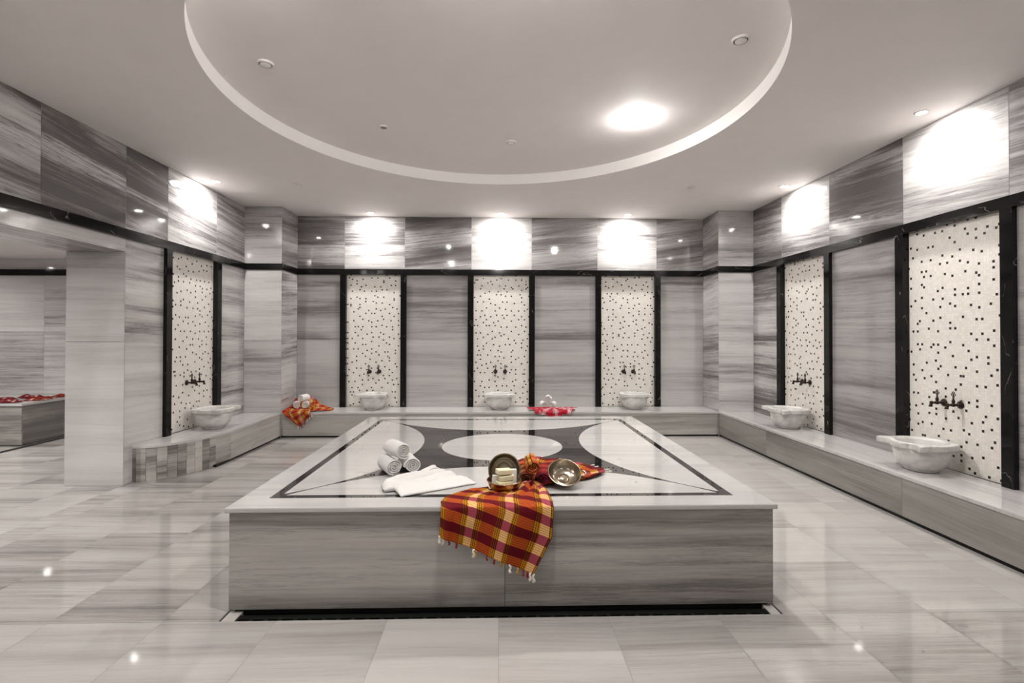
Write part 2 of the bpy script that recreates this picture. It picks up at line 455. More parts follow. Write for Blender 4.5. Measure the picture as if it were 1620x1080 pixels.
JZ = 1.242      # height of the panel joint
FRW = .080      # niche frame width
NB = [(-2.179, -1.272), (-.427, .502), (1.350, 2.265)]        # outer edges of the back niches
NR = [(4.890, 5.830), (3.112, 4.061), (1.30, 2.25)]           # right wall niches (y)
NL = [(4.902, 5.855)]                                         # left wall niche
# ---- back wall
wb = MB()
up = [PLX, -2.128, -1.301, -.378, .459, 1.383, 2.216, PRX]
for i, (t, c_) in enumerate([(.44, 1.2), (.80, 1.0), (.46, 1.1), (.80, .5), (.40, .7), (.78, 1.0), (.46, .9)]):
    vpanel(wb, 'y', WY, up[i], up[i + 1], B1, CZ, t, c_)
lows = [(PLX, NB[0][0], .44), (NB[0][1], NB[1][0], .47), (NB[1][1], NB[2][0], .47), (NB[2][1], PRX, .56)]
for a, b, t in lows:
    vpanel(wb, 'y', WY, a, b, BZ, JZ, t + .08, .22, rnd=.5); vpanel(wb, 'y', WY, a, b, JZ, B0, t - .04, .42, rnd=.5)
for z in ((-.0, BZ),): backing(wb, [(PLX, WY, 0), (PRX, WY, 0), (PRX, WY, BZ), (PLX, WY, BZ)])
# grout seen in the joints, 3 mm behind the face (open where the niches are)
g_ = MB()
for a, b, z0, z1 in [(PLX, PRX, B0, CZ)] + [(a, b, BZ, B0) for a, b, _ in lows]:
    backing(wb, [(a, WY + .003, z0), (b, WY + .003, z0), (b, WY + .003, z1), (a, WY + .003, z1)])
wall_back = struct('wall_back', wb, M['wall'])

def niche_panel(parent, fixed, wall, a0, a1, sgn):
    """mosaic lining set back 2 cm from the wall face; sgn = direction into the wall"""
    d = wall + sgn * .022
    a, b = a0 + .012, a1 - .012
    mb = MB()
    o = R0.randint(0, 400) * pitch * 4
    uv = [(a - a0 + o, BZ), (b - a0 + o, BZ), (b - a0 + o, B1 - .01), (a - a0 + o, B1 - .01)]
    P = [(a, d, BZ), (b, d, BZ), (b, d, B1 - .01), (a, d, B1 - .01)] if fixed == 'y' else [(d, a, BZ), (d, b, BZ), (d, b, B1 - .01), (d, a, B1 - .01)]
    mb.face(P, uv)
    o = obj('mosaic_panel', mb, M['mosaic'], wall_parents[parent])
    o['label'] = 'cream mosaic dotted with small black tiles'
    # frame jambs of black marble, proud of the wall
    for s0, s1 in ((a0, a0 + FRW), (a1 - FRW, a1)):
        fb = MB(); f0, f1 = sorted((wall - sgn * .034, wall + sgn * .024))
        if fixed == 'y': fb.box(s0, s1, f0, f1, BZ, B0, grain='v')
        else: fb.box(f0, f1, s0, s1, BZ, B0, grain='v')
        q = obj('niche_frame', fb, M['black'], wall_parents[parent], bevel=.005)
        q['label'] = 'black marble upright edging the mosaic'
wall_parents = {'b': wall_back}
for a, b in NB: niche_panel('b', 'y', WY, a, b, 1)

# ---- right wall
wr = MB()
ur = [WF, -.55, .4, 1.35, 2.30, 3.157, 4.011, 4.929, 5.777, BY]
tr = [(.6, .6), (.5, .7), (.8, .5), (.6, .6), (.62, .7), (.80, .65), (.60, 1.6), (.80, .8), (.56, 1.1)]
for i, (t, c_) in enumerate(tr): vpanel(wr, 'x', WXR, ur[i], ur[i + 1], B1, CZ, t, c_, rnd=.25)
lowr = [(WF, -.5, .5), (-.5, .4, .5), (.4, NR[2][0], .5), (NR[2][1], NR[1][0], .35), (NR[1][1], NR[0][0], .22), (NR[0][1], BY, .80)]
for a, b, t in lowr:
    cz = .95 if t > .7 else .38
    vpanel(wr, 'x', WXR, a, b, BZ, JZ, t, cz, rnd=.45); vpanel(wr, 'x', WXR, a, b, JZ, B0, t, cz, rnd=.45)
backing(wr, [(WXR, WF, 0), (WXR, WY, 0), (WXR, WY, BZ), (WXR, WF, BZ)])
for a, b, z0, z1 in [(WF, WY, B0, CZ)] + [(a, b, BZ, B0) for a, b, _ in lowr]:
    backing(wr, [(WXR + .003, a, z0), (WXR + .003, b, z0), (WXR + .003, b, z1), (WXR + .003, a, z1)])
wall_right = struct('wall_right', wr, M['wall']); wall_parents['r'] = wall_right
for a, b in NR: niche_panel('r', 'x', WXR, a, b, 1)

# ---- left wall with the wide opening
OY0, OY1, OZ, OX = 1.5, 4.405, 2.026, -3.745
wl = MB()
ul = [WF, -.6, .3, 1.2, 2.0, 2.8, 3.598, 4.406, 4.958, 5.801, BY]
tl = [(.6, .6), (.5, .7), (.8, .5), (.6, .6), (.62, .7), (.66, 1.4), (.60, 1.7), (.56, 1.6), (.85, 1.1), (.66, .7)]
for i, (t, c_) in enumerate(tl): vpanel(wl, 'x', WXL, ul[i], ul[i + 1], B1, CZ, t, c_, rnd=.8)
for a, b in ((OY0, 2.5), (2.5, 3.5), (3.5, OY1)): vpanel(wl, 'x', WXL, a, b, OZ, B0, .72, .4, rnd=.5)
vpanel(wl, 'x', WXL, OY1, NL[0][0], 0, JZ, 1.0, .38, rnd=.62); vpanel(wl, 'x', WXL, OY1, NL[0][0], JZ, B0, 1.0, .8, rnd=.6)
vpanel(wl, 'x', WXL, NL[0][1], BY, BZ, JZ, .86, .8, rnd=.55); vpanel(wl, 'x', WXL, NL[0][1], BY, JZ, B0, .86, .8, rnd=.6)
vpanel(wl, 'x', WXL, WF, -.2, 0, JZ, .7); vpanel(wl, 'x', WXL, -.2, OY0, 0, JZ, .7)
vpanel(wl, 'x', WXL, WF, -.2, JZ, B0, .7); vpanel(wl, 'x', WXL, -.2, OY0, JZ, B0, .7)
backing(wl, [(WXL, OY1, 0), (WXL, WY, 0), (WXL, WY, BZ), (WXL, OY1, BZ)][:4]) if False else None
for a, b, z0, z1 in ((WF, OY0, 0, CZ), (OY0, OY1, OZ, CZ), (OY1, NL[0][0] + .01, 0, B0), (NL[0][1] - .01, WY, 0, B0), (OY1, WY, B0, CZ), (NL[0][0], NL[0][1], 0, BZ)):
    backing(wl, [(WXL - .003, a, z0), (WXL - .003, b, z0), (WXL - .003, b, z1), (WXL - .003, a, z1)])
# reveals of the opening: far jamb, near jamb, soffit
for z0, z1, t in ((0, JZ, 1.0), (JZ, OZ, 1.0)):
    vpanel(wl, 'y', OY1, OX, WXL, z0, z1, t, .28, rnd=.5); vpanel(wl, 'y', OY0, OX, WXL, z0, z1, t, .5, rnd=.5, flip=True)
wl.face([(WXL, OY0, OZ), (WXL, OY1, OZ), (OX, OY1, OZ), (OX, OY0, OZ)], [(3, OY0), (3, OY1), (3.5, OY1), (3.5, OY0)][::1], (.62, .7, .5), [(OY0, 3, 0), (OY1, 3, 0), (OY1, 3.5, 0), (OY0, 3.5, 0)])
# other face of this wall
for a, b, z0, z1 in ((WF, OY0, 0, CZ), (OY0, OY1, OZ, CZ), (OY1, WY, 0, CZ)):
    vpanel(wl, 'x', OX, a, b, z0, z1, .7)
wall_left = struct('wall_left', wl, M['wall']); wall_parents['l'] = wall_left
for a, b in NL: niche_panel('l', 'x', WXL, a, b, -1)

# ---- wall behind the camera
wf = MB()
for i in range(7):
    a = WXL + (WXR - WXL) * i / 7; b = WXL + (WXR - WXL) * (i + 1) / 7
    vpanel(wf, 'y', WF, a, b, 0, JZ, .6, .5); vpanel(wf, 'y', WF, a, b, JZ, B0, .6, .5); vpanel(wf, 'y', WF, a, b, B1, CZ, .6, .6)
backing(wf, [(WXL, WF - .003, 0), (WXR, WF - .003, 0), (WXR, WF - .003, CZ), (WXL, WF - .003, CZ)])
struct('wall_front', wf, M['wall'])

# ---- corner pillars
for nm, x0, x1, tt in (('wall_pillar', WXL, PLX, .86), ('wall_pillar', PRX, WXR, .84)):
    pb = MB()
    inner = x1 if x0 < 0 else x0
    for z0, z1, dt in ((0, JZ, 0), (JZ, B0, 0), (B1, CZ, -.34)):
        vpanel(pb, 'y', BY, x0, x1, z0, z1, min(1, tt + .08 + dt), .5, rnd=.5)
        vpanel(pb, 'x', inner, BY, WY, z0, z1, tt + dt + (.0 if x0 < 0 else -.05), .75, rnd=.3 if x0 < 0 else .7)
    g = .003 * (1 if x0 < 0 else -1)
    backing(pb, [(x0, BY + .003, 0), (x1, BY + .003, 0), (x1, BY + .003, CZ), (x0, BY + .003, CZ)])
    backing(pb, [(inner - g, BY, 0), (inner - g, WY, 0), (inner - g, WY, CZ), (inner - g, BY, CZ)])
    struct(nm, pb, M['wall'])

# ---- black marble band round the room (trim)
t1 = MB(); t1.box(PLX, PRX, WY - .034, WY + .03, B0, B1); struct('trim_1', t1, M['black'], bevel=.006)
t2 = MB(); t2.box(WXR - .034, WXR + .03, WF, BY, B0, B1, grain='h'); struct('trim_2', t2, M['black'], bevel=.006)
t3 = MB(); t3.box(WXL - .03, WXL + .034, WF, BY, B0, B1); struct('trim_3', t3, M['black'], bevel=.006)
t4 = MB(); t4.box(WXL, PLX + .02, BY - .02, BY + .02, B0, B1); t4.box(PLX - .02, PLX + .02, BY, WY, B0, B1); struct('trim_4', t4, M['black'], bevel=.004)
t5 = MB(); t5.box(PRX - .02, WXR, BY - .02, BY + .02, B0, B1); t5.box(PRX - .02, PRX + .02, BY, WY, B0, B1); struct('trim_5', t5, M['black'], bevel=.004)

# ---- floor
fb = MB()
T = .508
xs = sorted(set([WXL] + [k * T + .003 for k in range(-6, 6)] + [2.755, PRX + .02]))
xs = [x for x in xs if WXL <= x <= PRX + .03]
ysl = [2.327 + T * k for k in range(-8, 9)]
def ftile(x0, x1, y0, y1, g=.001):
    if x1 - x0 < .004 or y1 - y0 < .004: return
    cx, cy = (x0 + x1) / 2, (y0 + y1) / 2
    side = cx < -1.2
    tone = R0.uniform(.46, .72) if side else R0.uniform(.70, .88)
    con = R0.uniform(.35, .75) if side else R0.uniform(.1, .35)
    if cy < 2.3:
        tone = R0.uniform(.60, .76); con = R0.uniform(.2, .4)
        if cx > 1.27: con = .55
    o = (R0.uniform(0, 60), R0.uniform(0, 60))
    P = [(x0 + g, y0 + g, 0), (x1 - g, y0 + g, 0), (x1 - g, y1 - g, 0), (x0 + g, y1 - g, 0)]
    fb.face(P, [(p[0] + o[0], p[1] + o[1]) for p in P], (tone, con, R0.random()))
def region(X0, X1, Y0, Y1):
    xx = [X0] + [x for x in xs if X0 + .01 < x < X1 - .01] + [X1]
    yy = [Y0] + [y for y in ysl if Y0 + .01 < y < Y1 - .01] + [Y1]
    for i in range(len(xx) - 1):
        for j in range(len(yy) - 1): ftile(xx[i], xx[i + 1], yy[j], yy[j + 1])
CH = 2.310
region(WXL, WXR, WF, CH)
region(WXL, PX0 + .006, CH, WY); region(PX1 - .006, WXR, CH, WY)
region(PX0 + .006, PX1 - .006, PY1 - .03, WY)
# joint bed 2 mm down
for X0, X1, Y0, Y1 in ((WXL, WXR, WF, CH), (WXL, PX0 + .006, CH, WY), (PX1 - .006, WXR, CH, WY), (PX0, PX1, PY1 - .03, WY)):
    fb.face([(X0, Y0, -.002), (X1, Y0, -.002), (X1, Y1, -.002), (X0, Y1, -.002)], [(0, 0)] * 4, (.1, .0, .5))
struct('floor', fb, M['floor'])
# floor of the room beyond the opening
f2 = MB(); OFX = -9.2
for i in range(12):
    for j in range(14):
        x0 = OFX + T * i - .01; x1 = min(x0 + T, WXL); y0 = 4.47 - T * 8 + T * j; y1 = min(y0 + T, WY)
        if x0 >= WXL or y0 >= WY: continue
        if x1 > OX + .001 and (y1 > OY1 + .1 or y0 < OY0): x1 = min(x1, OX)
        o = (R0.uniform(0, 60), R0.uniform(0, 60)); g = .001
        P = [(x0 + g, y0 + g, 0), (x1 - g, y0 + g, 0), (x1 - g, y1 - g, 0), (x0 + g, y1 - g, 0)]
        f2.face(P, [(p[0] + o[0], p[1] + o[1]) for p in P], (R0.uniform(.50, .72), .6, R0.random()))
f2.face([(OFX, .3, -.002), (WXL, .3, -.002), (WXL, WY, -.002), (OFX, WY, -.002)], [(0, 0)] * 4, (.1, 0, .5))
struct('floor_side_room', f2, M['floor'])

# ---- ceiling with its round recess
cb = MB()
N = 160
inner, outer = [], []
cx, cy, rr = RC
def rect_hit(a):
    dx, dy = math.cos(a), math.sin(a)
    ts = []
    if dx > 1e-9: ts.append((WXR - cx) / dx)
    if dx < -1e-9: ts.append((WXL - cx) / dx)
    if dy > 1e-9: ts.append((WY - cy) / dy)
    if dy < -1e-9: ts.append((WF - cy) / dy)
    t = min(ts); return (cx + dx * t, cy + dy * t)
angs = sorted([2 * PI * k / N for k in range(N)] + [math.atan2(Y_ - cy, X_ - cx) % (2 * PI) for X_ in (WXL, WXR) for Y_ in (WF, WY)])
ri = [(cx + rr * math.cos(a), cy + rr * math.sin(a)) for a in angs]
ro = [rect_hit(a) for a in angs]
cb.grid([[(x, y, CZ) for x, y in ro], [(x, y, CZ) for x, y in ri]], closed_u=True)
cb.grid([[(x, y, RZ) for x, y in ri], [(cx, cy, RZ)] * len(angs)], closed_u=True)
rb = MB(); rb.grid([[(x, y, CZ) for x, y in ri], [(x, y, RZ) for x, y in ri]], closed_u=True)
struct('trim_7', rb, M['rim'], smooth=180)
o = struct('ceiling', cb, M['paint'])
# side room: walls, ceiling, band
sb = MB()
for i in range(9):
    a, b = OFX + (OX - OFX) * i / 9, OFX + (OX - OFX) * (i + 1) / 9
    vpanel(sb, 'y', WY, a, b, 0, 1.35, .80, .5, rnd=.5); vpanel(sb, 'y', WY, a, b, 1.35, 2.11, .82, .4, rnd=.5); vpanel(sb, 'y', WY, a, b, 2.19, 2.34, .84, .4, rnd=.5)
backing(sb, [(OFX, WY + .003, 0), (OX, WY + .003, 0), (OX, WY + .003, 2.34), (OFX, WY + .003, 2.34)])
struct('wall_side_room_back', sb, M['wall'])
sb = MB(); vpanel(sb, 'x', OFX, .3, WY, 0, 2.34, .75); struct('wall_side_room_left', sb, M['wall'])
sb = MB(); vpanel(sb, 'y', .3, OFX, OX, 0, 2.34, .75); struct('wall_side_room_front', sb, M['wall'])
sb = MB(); sb.face([(OFX, .3, 2.34), (OX, .3, 2.34), (OX, WY, 2.34), (OFX, WY, 2.34)]); struct('ceiling_side_room', sb, M['paint'])
sb = MB(); sb.box(OFX, OX, WY - .02, WY + .02, 2.11, 2.19); struct('trim_6', sb, M['black'], bevel=.003)

# ================================================================== BENCHES
SL = .022
def bench(label, loc, extra=None):
    return thing('marble_bench', label, 'bench', loc, 0, 'built-in marble benches along the walls')
# back bench
b = bench('long grey marble bench along the back wall under three mosaic niches', (0.05, BY, 0))
q = MB().box(PLX, PRX, BY - .008, WY, BZ - SL, BZ, pt=(.93, .3, .5), seed=3)
obj('bench_top', q, M['bench_top'], b, bevel=.004)
for x0, x1 in ((PLX, -1.2), (-1.2, .9), (.9, PRX)):
    q = MB().box(x0 + .001, x1 - .001, BY, BY + .03, .022, BZ - SL, pt=pv(.50, .4)); obj('front_panel', q, M['bench'], b)
q = MB().box(PLX, PRX, BY + .006, BY + .03, 0.001, .022); obj('skirting', q, M['black'], b)
# right bench
b = bench('grey marble bench running along the right wall toward the camera', (PRX, 3.0, 0))
q = MB().box(PRX - .008, WXR, WF, BY, BZ - SL, BZ, pt=(.90, .42, .5), seed=5, grain='v')
obj('bench_top', q, M['bench_top'], b, bevel=.004)
ys_ = [BY, 5.28, 3.48, 1.7, 0, WF]
for y1, y0 in zip(ys_, ys_[1:]):
    q = MB().box(PRX, PRX + .03, y0 + .001, y1 - .001, .024, BZ - SL, pt=pv(.10, .25)); obj('front_panel', q, M['bench'], b)
q = MB().box(PRX + .006, PRX + .03, WF, BY, 0.001, .024); obj('skirting', q, M['black'], b)
# left bench with its curved end
b = bench('short grey marble bench at the left wall with a curved strip-faced end', (PLX, 5.4, 0))
curve = [(-3.250, 4.512), (-3.17, 4.514), (-3.093, 4.540), (-3.015, 4.600), (-2.946, 4.685), (-2.895, 4.775), (-2.857, 4.873), (-2.829, 4.960), (-2.808, 5.050), (-2.793, 5.150), (-2.772, 5.24)]
outline = curve + [(PLX, BY), (WXL, BY), (WXL, 4.512)]
def smooth_curve(pts, n=6):
    out = []
    for i in range(len(pts) - 1):
        p0 = pts[max(i - 1, 0)]; p1 = pts[i]; p2 = pts[i + 1]; p3 = pts[min(i + 2, len(pts) - 1)]
        for k in range(n):
            t = k / n
            out.append(tuple(.5 * ((2 * p1[d]) + (-p0[d] + p2[d]) * t + (2 * p0[d] - 5 * p1[d] + 4 * p2[d] - p3[d]) * t * t + (-p0[d] + 3 * p1[d] - 3 * p2[d] + p3[d]) * t ** 3) for d in range(2)))
    out.append(pts[-1]); return out
cv = smooth_curve(curve)
ol = cv + [(PLX, BY), (WXL, BY)]
q = MB()
q.face([(x + (.006 if i < len(cv) else 0), y - (.006 if i < len(cv) - 6 else 0), BZ) for i, (x, y) in enumerate(ol)], [(y, x) for x, y in ol], (.92, .45, .5))
top = [(x + (.006 if i < len(cv) else 0), y - (.006 if i < len(cv) - 6 else 0)) for i, (x, y) in enumerate(ol)]
for i in range(len(top)):
    a, c2 = top[i], top[(i + 1) % len(top)]
    q.face([(a[0], a[1], BZ - SL), (c2[0], c2[1], BZ - SL), (c2[0], c2[1], BZ), (a[0], a[1], BZ)], [(0, 0), (.1, 0), (.1, .02), (0, .02)], (.95, .1, .5))
obj('bench_top', q, M['bench_top'], b)
cvx = smooth_curve(curve, 8)
# strips by arc length up to y = 5.02
L = [0]
for i in range(1, len(cvx)): L.append(L[-1] + math.dist(cvx[i], cvx[i - 1]))
def at_len(s):
    for i in range(1, len(L)):
        if L[i] >= s:
            t = (s - L[i - 1]) / max(1e-9, L[i] - L[i - 1]); return tuple(cvx[i - 1][d] * (1 - t) + cvx[i][d] * t for d in range(2))
    return cvx[-1]
Ltot = next(L[i] for i in range(len(cvx)) if cvx[i][1] > 5.03)
w_ = [.035] + [.073] * 9
edges = [0]
sc_ = Ltot / sum(w_)
for v_ in w_: edges.append(edges[-1] + v_ * sc_)
tones = [.30, .62, .72, .70, .36, .45, .66, .70, .34, .56]
for k in range(10):
    a, c2 = at_len(edges[k] + .0012), at_len(edges[k + 1] - .0012)
    mid = at_len((edges[k] + edges[k + 1]) / 2)
    q = MB(); o = (R0.uniform(0, 50), R0.uniform(0, 50))
    for p, r2 in ((a, mid), (mid, c2)):
        d = math.dist(p, r2)
        u0 = 0 if p is a else d
        q.face([(p[0], p[1], 0.001), (r2[0], r2[1], 0.001), (r2[0], r2[1], BZ - SL), (p[0], p[1], BZ - SL)], [(o[0] + u0, o[1]), (o[0] + u0 + d, o[1]), (o[0] + u0 + d, o[1] + .3), (o[0] + u0, o[1] + .3)], (tones[k], .7, .5))
    obj('facing_strip', q, M['bench'], b, solid=.004)
q = MB()
for i in range(len(cvx) - 1):
    p, r2 = cvx[i], cvx[i + 1]
    q.face([(p[0] - .006, p[1] + .004, 0.001), (r2[0] - .006, r2[1] + .004, 0.001), (r2[0] - .006, r2[1] + .004, BZ - SL), (p[0] - .006, p[1] + .004, BZ - SL)])
obj('curved_core', q, M['grout'], b)
e0 = at_len(Ltot + .001)
for (xa, ya), (xb, yb), t in ((e0, (PLX, 5.24), .44), ((PLX, 5.242), (PLX, BY), .62)):
    q = MB(); o = (R0.uniform(0, 50), 3)
    d = math.dist((xa, ya), (xb, yb))
    P4 = [(xa, ya), (xb, yb), (xb - .03, yb), (xa - .03, ya)]
    uvx = [(o[0], 0), (o[0] + d, 0), (o[0] + d, .3), (o[0], .3)]
    q.face([(xa, ya, .022), (xb, yb, .022), (xb, yb, BZ - SL), (xa, ya, BZ - SL)], uvx, (t, .45, .45))
    q.face([(xa - .03, ya, .022), (xb - .03, yb, .022), (xb, yb, .022), (xa, ya, .022)], uvx, (t, .4, .5))
    obj('front_panel', q, M['bench'], b)
q = MB().box(PLX - .04, PLX - .006, 5.0, BY, 0.001, .022); obj('skirting', q, M['black'], b)

# ================================================================== PLATFORM
pl = thing('bathing_platform', 'large square grey marble platform with black star inlaid in its pale top', 'platform', ((PX0 + PX1) / 2, (PY0 + PY1) / 2, 0))
pcx, pcy = .029, 3.674
top = MB()
top.face([(PX0, PY0, PZ), (PX1, PY0, PZ), (PX1, PY1, PZ), (PX0, PY1, PZ)], None, (.90, .35, .5), [(PX0 - pcx, PY0 - pcy, 0), (PX1 - pcx, PY0 - pcy, 0), (PX1 - pcx, PY1 - pcy, 0), (PX0 - pcx, PY1 - pcy, 0)])
for P in ([(PX0, PY0), (PX1, PY0)], [(PX1, PY0), (PX1, PY1)], [(PX1, PY1), (PX0, PY1)], [(PX0, PY1), (PX0, PY0)]):
    (xa, ya), (xb, yb) = P
    # rounded nosing, mc well outside the inlay
    zs = [(0, 0), (.002, -.005), (.002, -.018), (0, -.022)]
    nx, ny = (yb - ya), -(xb - xa); l = math.hypot(nx, ny); nx /= l; ny /= l
    for (o0, d0), (o1, d1) in zip(zs, zs[1:]):
        top.face([(xa + nx * o1, ya + ny * o1, PZ + d1), (xb + nx * o1, yb + ny * o1, PZ + d1), (xb + nx * o0, yb + ny * o0, PZ + d0), (xa + nx * o0, ya + ny * o0, PZ + d0)], None, (.97, .15, .5), [(3, 3.0, 0), (5.6, 3.0, 0), (5.6, 3.02, 0), (3, 3.02, 0)])
top.face([(PX0, PY1, PZ - .022), (PX1, PY1, PZ - .022), (PX1, PY0, PZ - .022), (PX0, PY0, PZ - .022)], None, (.9, .3, .5), [(3, 3, 0)] * 4)
obj('inlaid_top', top, M['inlay'], pl)
I = .014
for x0, x1 in ((PX0 + I, .032), (.034, PX1 - I)):
    q = MB().box(x0, x1, PY0 + I, PY0 + I + .03, .014, PZ - .022, pt=(.54, .60, .5), seed=int(x0 * 10) + 40); obj('front_panel', q, M['bench'], pl)
for x0 in (PX0 + I, PX1 - I - .03):
    q = MB().box(x0, x0 + .03, PY0 + I + .031, PY1 - I, .014, PZ - .022, pt=(.6, .4, .5)); obj('side_panel', q, M['bench'], pl)
q = MB().box(PX0 + I, PX1 - I, PY1 - I - .03, PY1 - I, .014, PZ - .022, pt=(.6, .4, .5)); obj('back_panel', q, M['bench'], pl)
q = MB().box(PX0 + .03, PX1 - .03, PY0 + .04, PY1 - .03, -.02, .013); obj('plinth', q, M['gap'], pl)

# drain channel in front of the platform
dr = thing('floor_drain', 'long black slotted drain in the floor in front of the platform', 'drain', (0.03, 2.34, -.03))
DX0, DX1 = -1.205, 1.285
q = MB()
q.face([(PX0, CH, -.03), (PX1, CH, -.03), (PX1, PY0 + .06, -.03), (PX0, PY0 + .06, -.03)])
q.face([(PX0, CH, -.03), (PX1, CH, -.03), (PX1, CH, -.001), (PX0, CH, -.001)])
obj('channel', q, M['gap'], dr)
q = MB()
q.box(DX0, DX1, CH + .001, CH + .006, -.012, -.003)
q.box(DX0, DX1, CH + .020, CH + .055, -.012, -.004)
k = 0
x = DX0
while x < DX1 - .02:
    q.box(x, x + .016, CH + .006, CH + .020, -.012, -.004); x += .066
obj('grate', q, M['steel'], dr)
for x0, x1 in ((PX0 + .016, DX0 + .004), (DX1 - .004, PX1 - .016)):
    q = MB().box(x0, x1, CH + .001, PY0 + .03, -.03, -.0005, pt=(.95, .3, .5)); o = obj('corner_piece', q, M['floor'], dr); o['label'] = 'pale marble corner piece'

# black line in the side room floor beside its platform
q = MB().box(-5.55, -5.47, 5.2, WY, .0005, .003)
tag(obj('floor_drain', q, M['gap']), 'narrow dark drain line beside the dark platform in the side room', 'drain')

# side room platform
sp = thing('bathing_platform', 'dark marble platform seen through the left opening with red cloths on top', 'platform', (-6.8, 6.3, 0))
q = MB().box(-8.2, -5.565, 5.97, 6.90, PZ - .022, PZ + .003, pt=(.85, .4, .5)); obj('top_slab', q, M['bench_top'], sp, bevel=.004)
q = MB().box(-8.19, -5.58, 5.985, 6.0, 0.01, PZ - .022, pt=(.30, .4, .5)); obj('front_panel', q, M['bench'], sp)
q = MB().box(-5.60, -5.58, 6.001, 6.89, 0.01, PZ - .022, pt=(.18, .5, .5)); obj('side_panel', q, M['bench'], sp)

# ================================================================== LAMPS AND CEILING FITTINGS
def spot(name, x, y, z, watts, ang, parent, rad=.03, blend=.6):
    d = bpy.data.lights.new(name, 'SPOT'); d.energy = watts; d.spot_size = math.radians(ang); d.spot_blend = blend
    d.shadow_soft_size = rad; d.color = WARM
    o = bpy.data.objects.new(name, d); C.objects.link(o); o.location = (0, 0, -.012) if parent else (x, y, z)
    if parent: o.parent = parent
    return o
def fitting(label, x, y, z, r=.045, lit=True, watts=50, ang=120, group='lit ceiling downlights', blend=.6, aim=(0, 0, 0)):
    t = thing('ceiling_downlight', label, 'ceiling light', (x, y, z), 0, group)
    q = MB().lathe([(r * .72, 0.0), (r * .74, -.004), (r * .95, -.005), (r, -.001), (r, .001)], 36); obj('trim_ring', q, M['lid_ring'], t, world=False, smooth=50)
    q = MB().lathe([(0, -.0025), (r * .71, -.0025)], 36); obj('lens', q, M['glow'], t, world=False)
    l_ = spot('lamp', x, y, z, watts, ang, t, rad=.045, blend=1.0)
    l_.rotation_euler = aim
    if z > CZ + .05:      # point light added at each recess lamp to brighten the rim
        d2 = bpy.data.lights.new('rim_fill', 'POINT'); d2.energy = 4.0 if y > 3 else 20; d2.shadow_soft_size = .05; d2.color = WARM
        o2 = bpy.data.objects.new('rim_fill', d2); C.objects.link(o2); o2.parent = t; o2.location = (0, 0, -.060)
    return t
names_ = ['lit downlight above the left back niche', 'lit downlight above the middle back niche', 'lit downlight above the right back niche',
          'lit downlight above the mosaic niche on the left wall', 'lit downlight by the right wall nearest the back corner', 'lit downlight by the right wall above the nearest mosaic niche',
          'lit downlight by the right wall out of frame beside the camera', 'unseen fill downlight added by the left wall behind the opening', 'unseen fill downlight added by the right wall behind the camera']
TILT = math.radians(16)   # the wall washers are swivelled a little toward their wall
for n_, (x, y, z, wt, a) in zip(names_, LAMPS):
    fitting(n_, x, y, z, .045, True, wt, a, aim=(TILT, 0, 0) if y > 6 else ((0, -TILT, 0) if x > 0 else (0, TILT, 0)))
fitting('brightest downlight, the only lit one inside the round ceiling recess', *RECESS_LAMP[:3], .045, True, RECESS_LAMP[3], RECESS_LAMP[4], blend=.3)
for n_, (x, y, z, wt, a) in zip(['left', 'middle', 'right', 'near left', 'near right'], FILL_LAMPS):
    fitting('unseen ceiling downlight added as fill, %s one' % n_, x, y, z, .045, True, wt, a, blend=.3)
for n_, (x, y, z, wt, a) in zip(['nearest the opening', 'over the platform front', 'beside the side room back wall', 'far end over the platform'], SIDE_LAMPS):
    fitting('small downlight in the side room ceiling, %s' % n_, x, y, z, .04, True, wt, a, 'side room downlights', blend=.3)
def cover(label, x, y, z, r, dark=False, cat='ceiling fitting', tilt=0):
    t = thing('round_cover', label, cat, (x, y, z), 0, 'unlit round ceiling fittings')
    q = MB().lathe([(r * .78, -.001), (r * .78, -.010), (r * .82, -.013), (r * .96, -.011), (r, 0)], 40); obj('rim', q, M['lid'], t, world=False, smooth=50)
    q = MB().lathe([(0, -.017), (r * .5, -.0165), (r * .64, -.013), (r * .66, -.004), (r * .66, .0)], 40); obj('disc', q, M['dark_lens' if dark else 'lid'], t, world=False, smooth=50)
    q = MB().lathe([(r * .60, -.0012), (r * .80, -.0012)], 40); obj('shadow_gap', q, M['gap'], t, world=False)
    return t
cover('round white cover in the ceiling recess, left side', -1.508, 3.234, RZ, .052)
cover('round white cover in the ceiling recess, right side', 1.428, 2.885, RZ, .052)
cover('round white cover in the ceiling recess nearest the back wall', .106, 4.478, RZ, .045)
cover('smallest ceiling fitting, with a dark centre, in the recess', -.968, 4.186, RZ, .034, True)
sm = bpy.data.objects['round_cover.003']
sl_ = spot('lamp', 0, 0, 0, 22, 56, sm, .02, .3); sl_.location = (0, .01, -.02); sl_.rotation_euler = (math.radians(54), 0, 0)
cover('flat round disc on the outer ceiling, left of the recess', -2.184, 5.461, CZ, .055)
cover('flat round disc on the outer ceiling, right of the recess', 2.131, 5.431, CZ, .055)

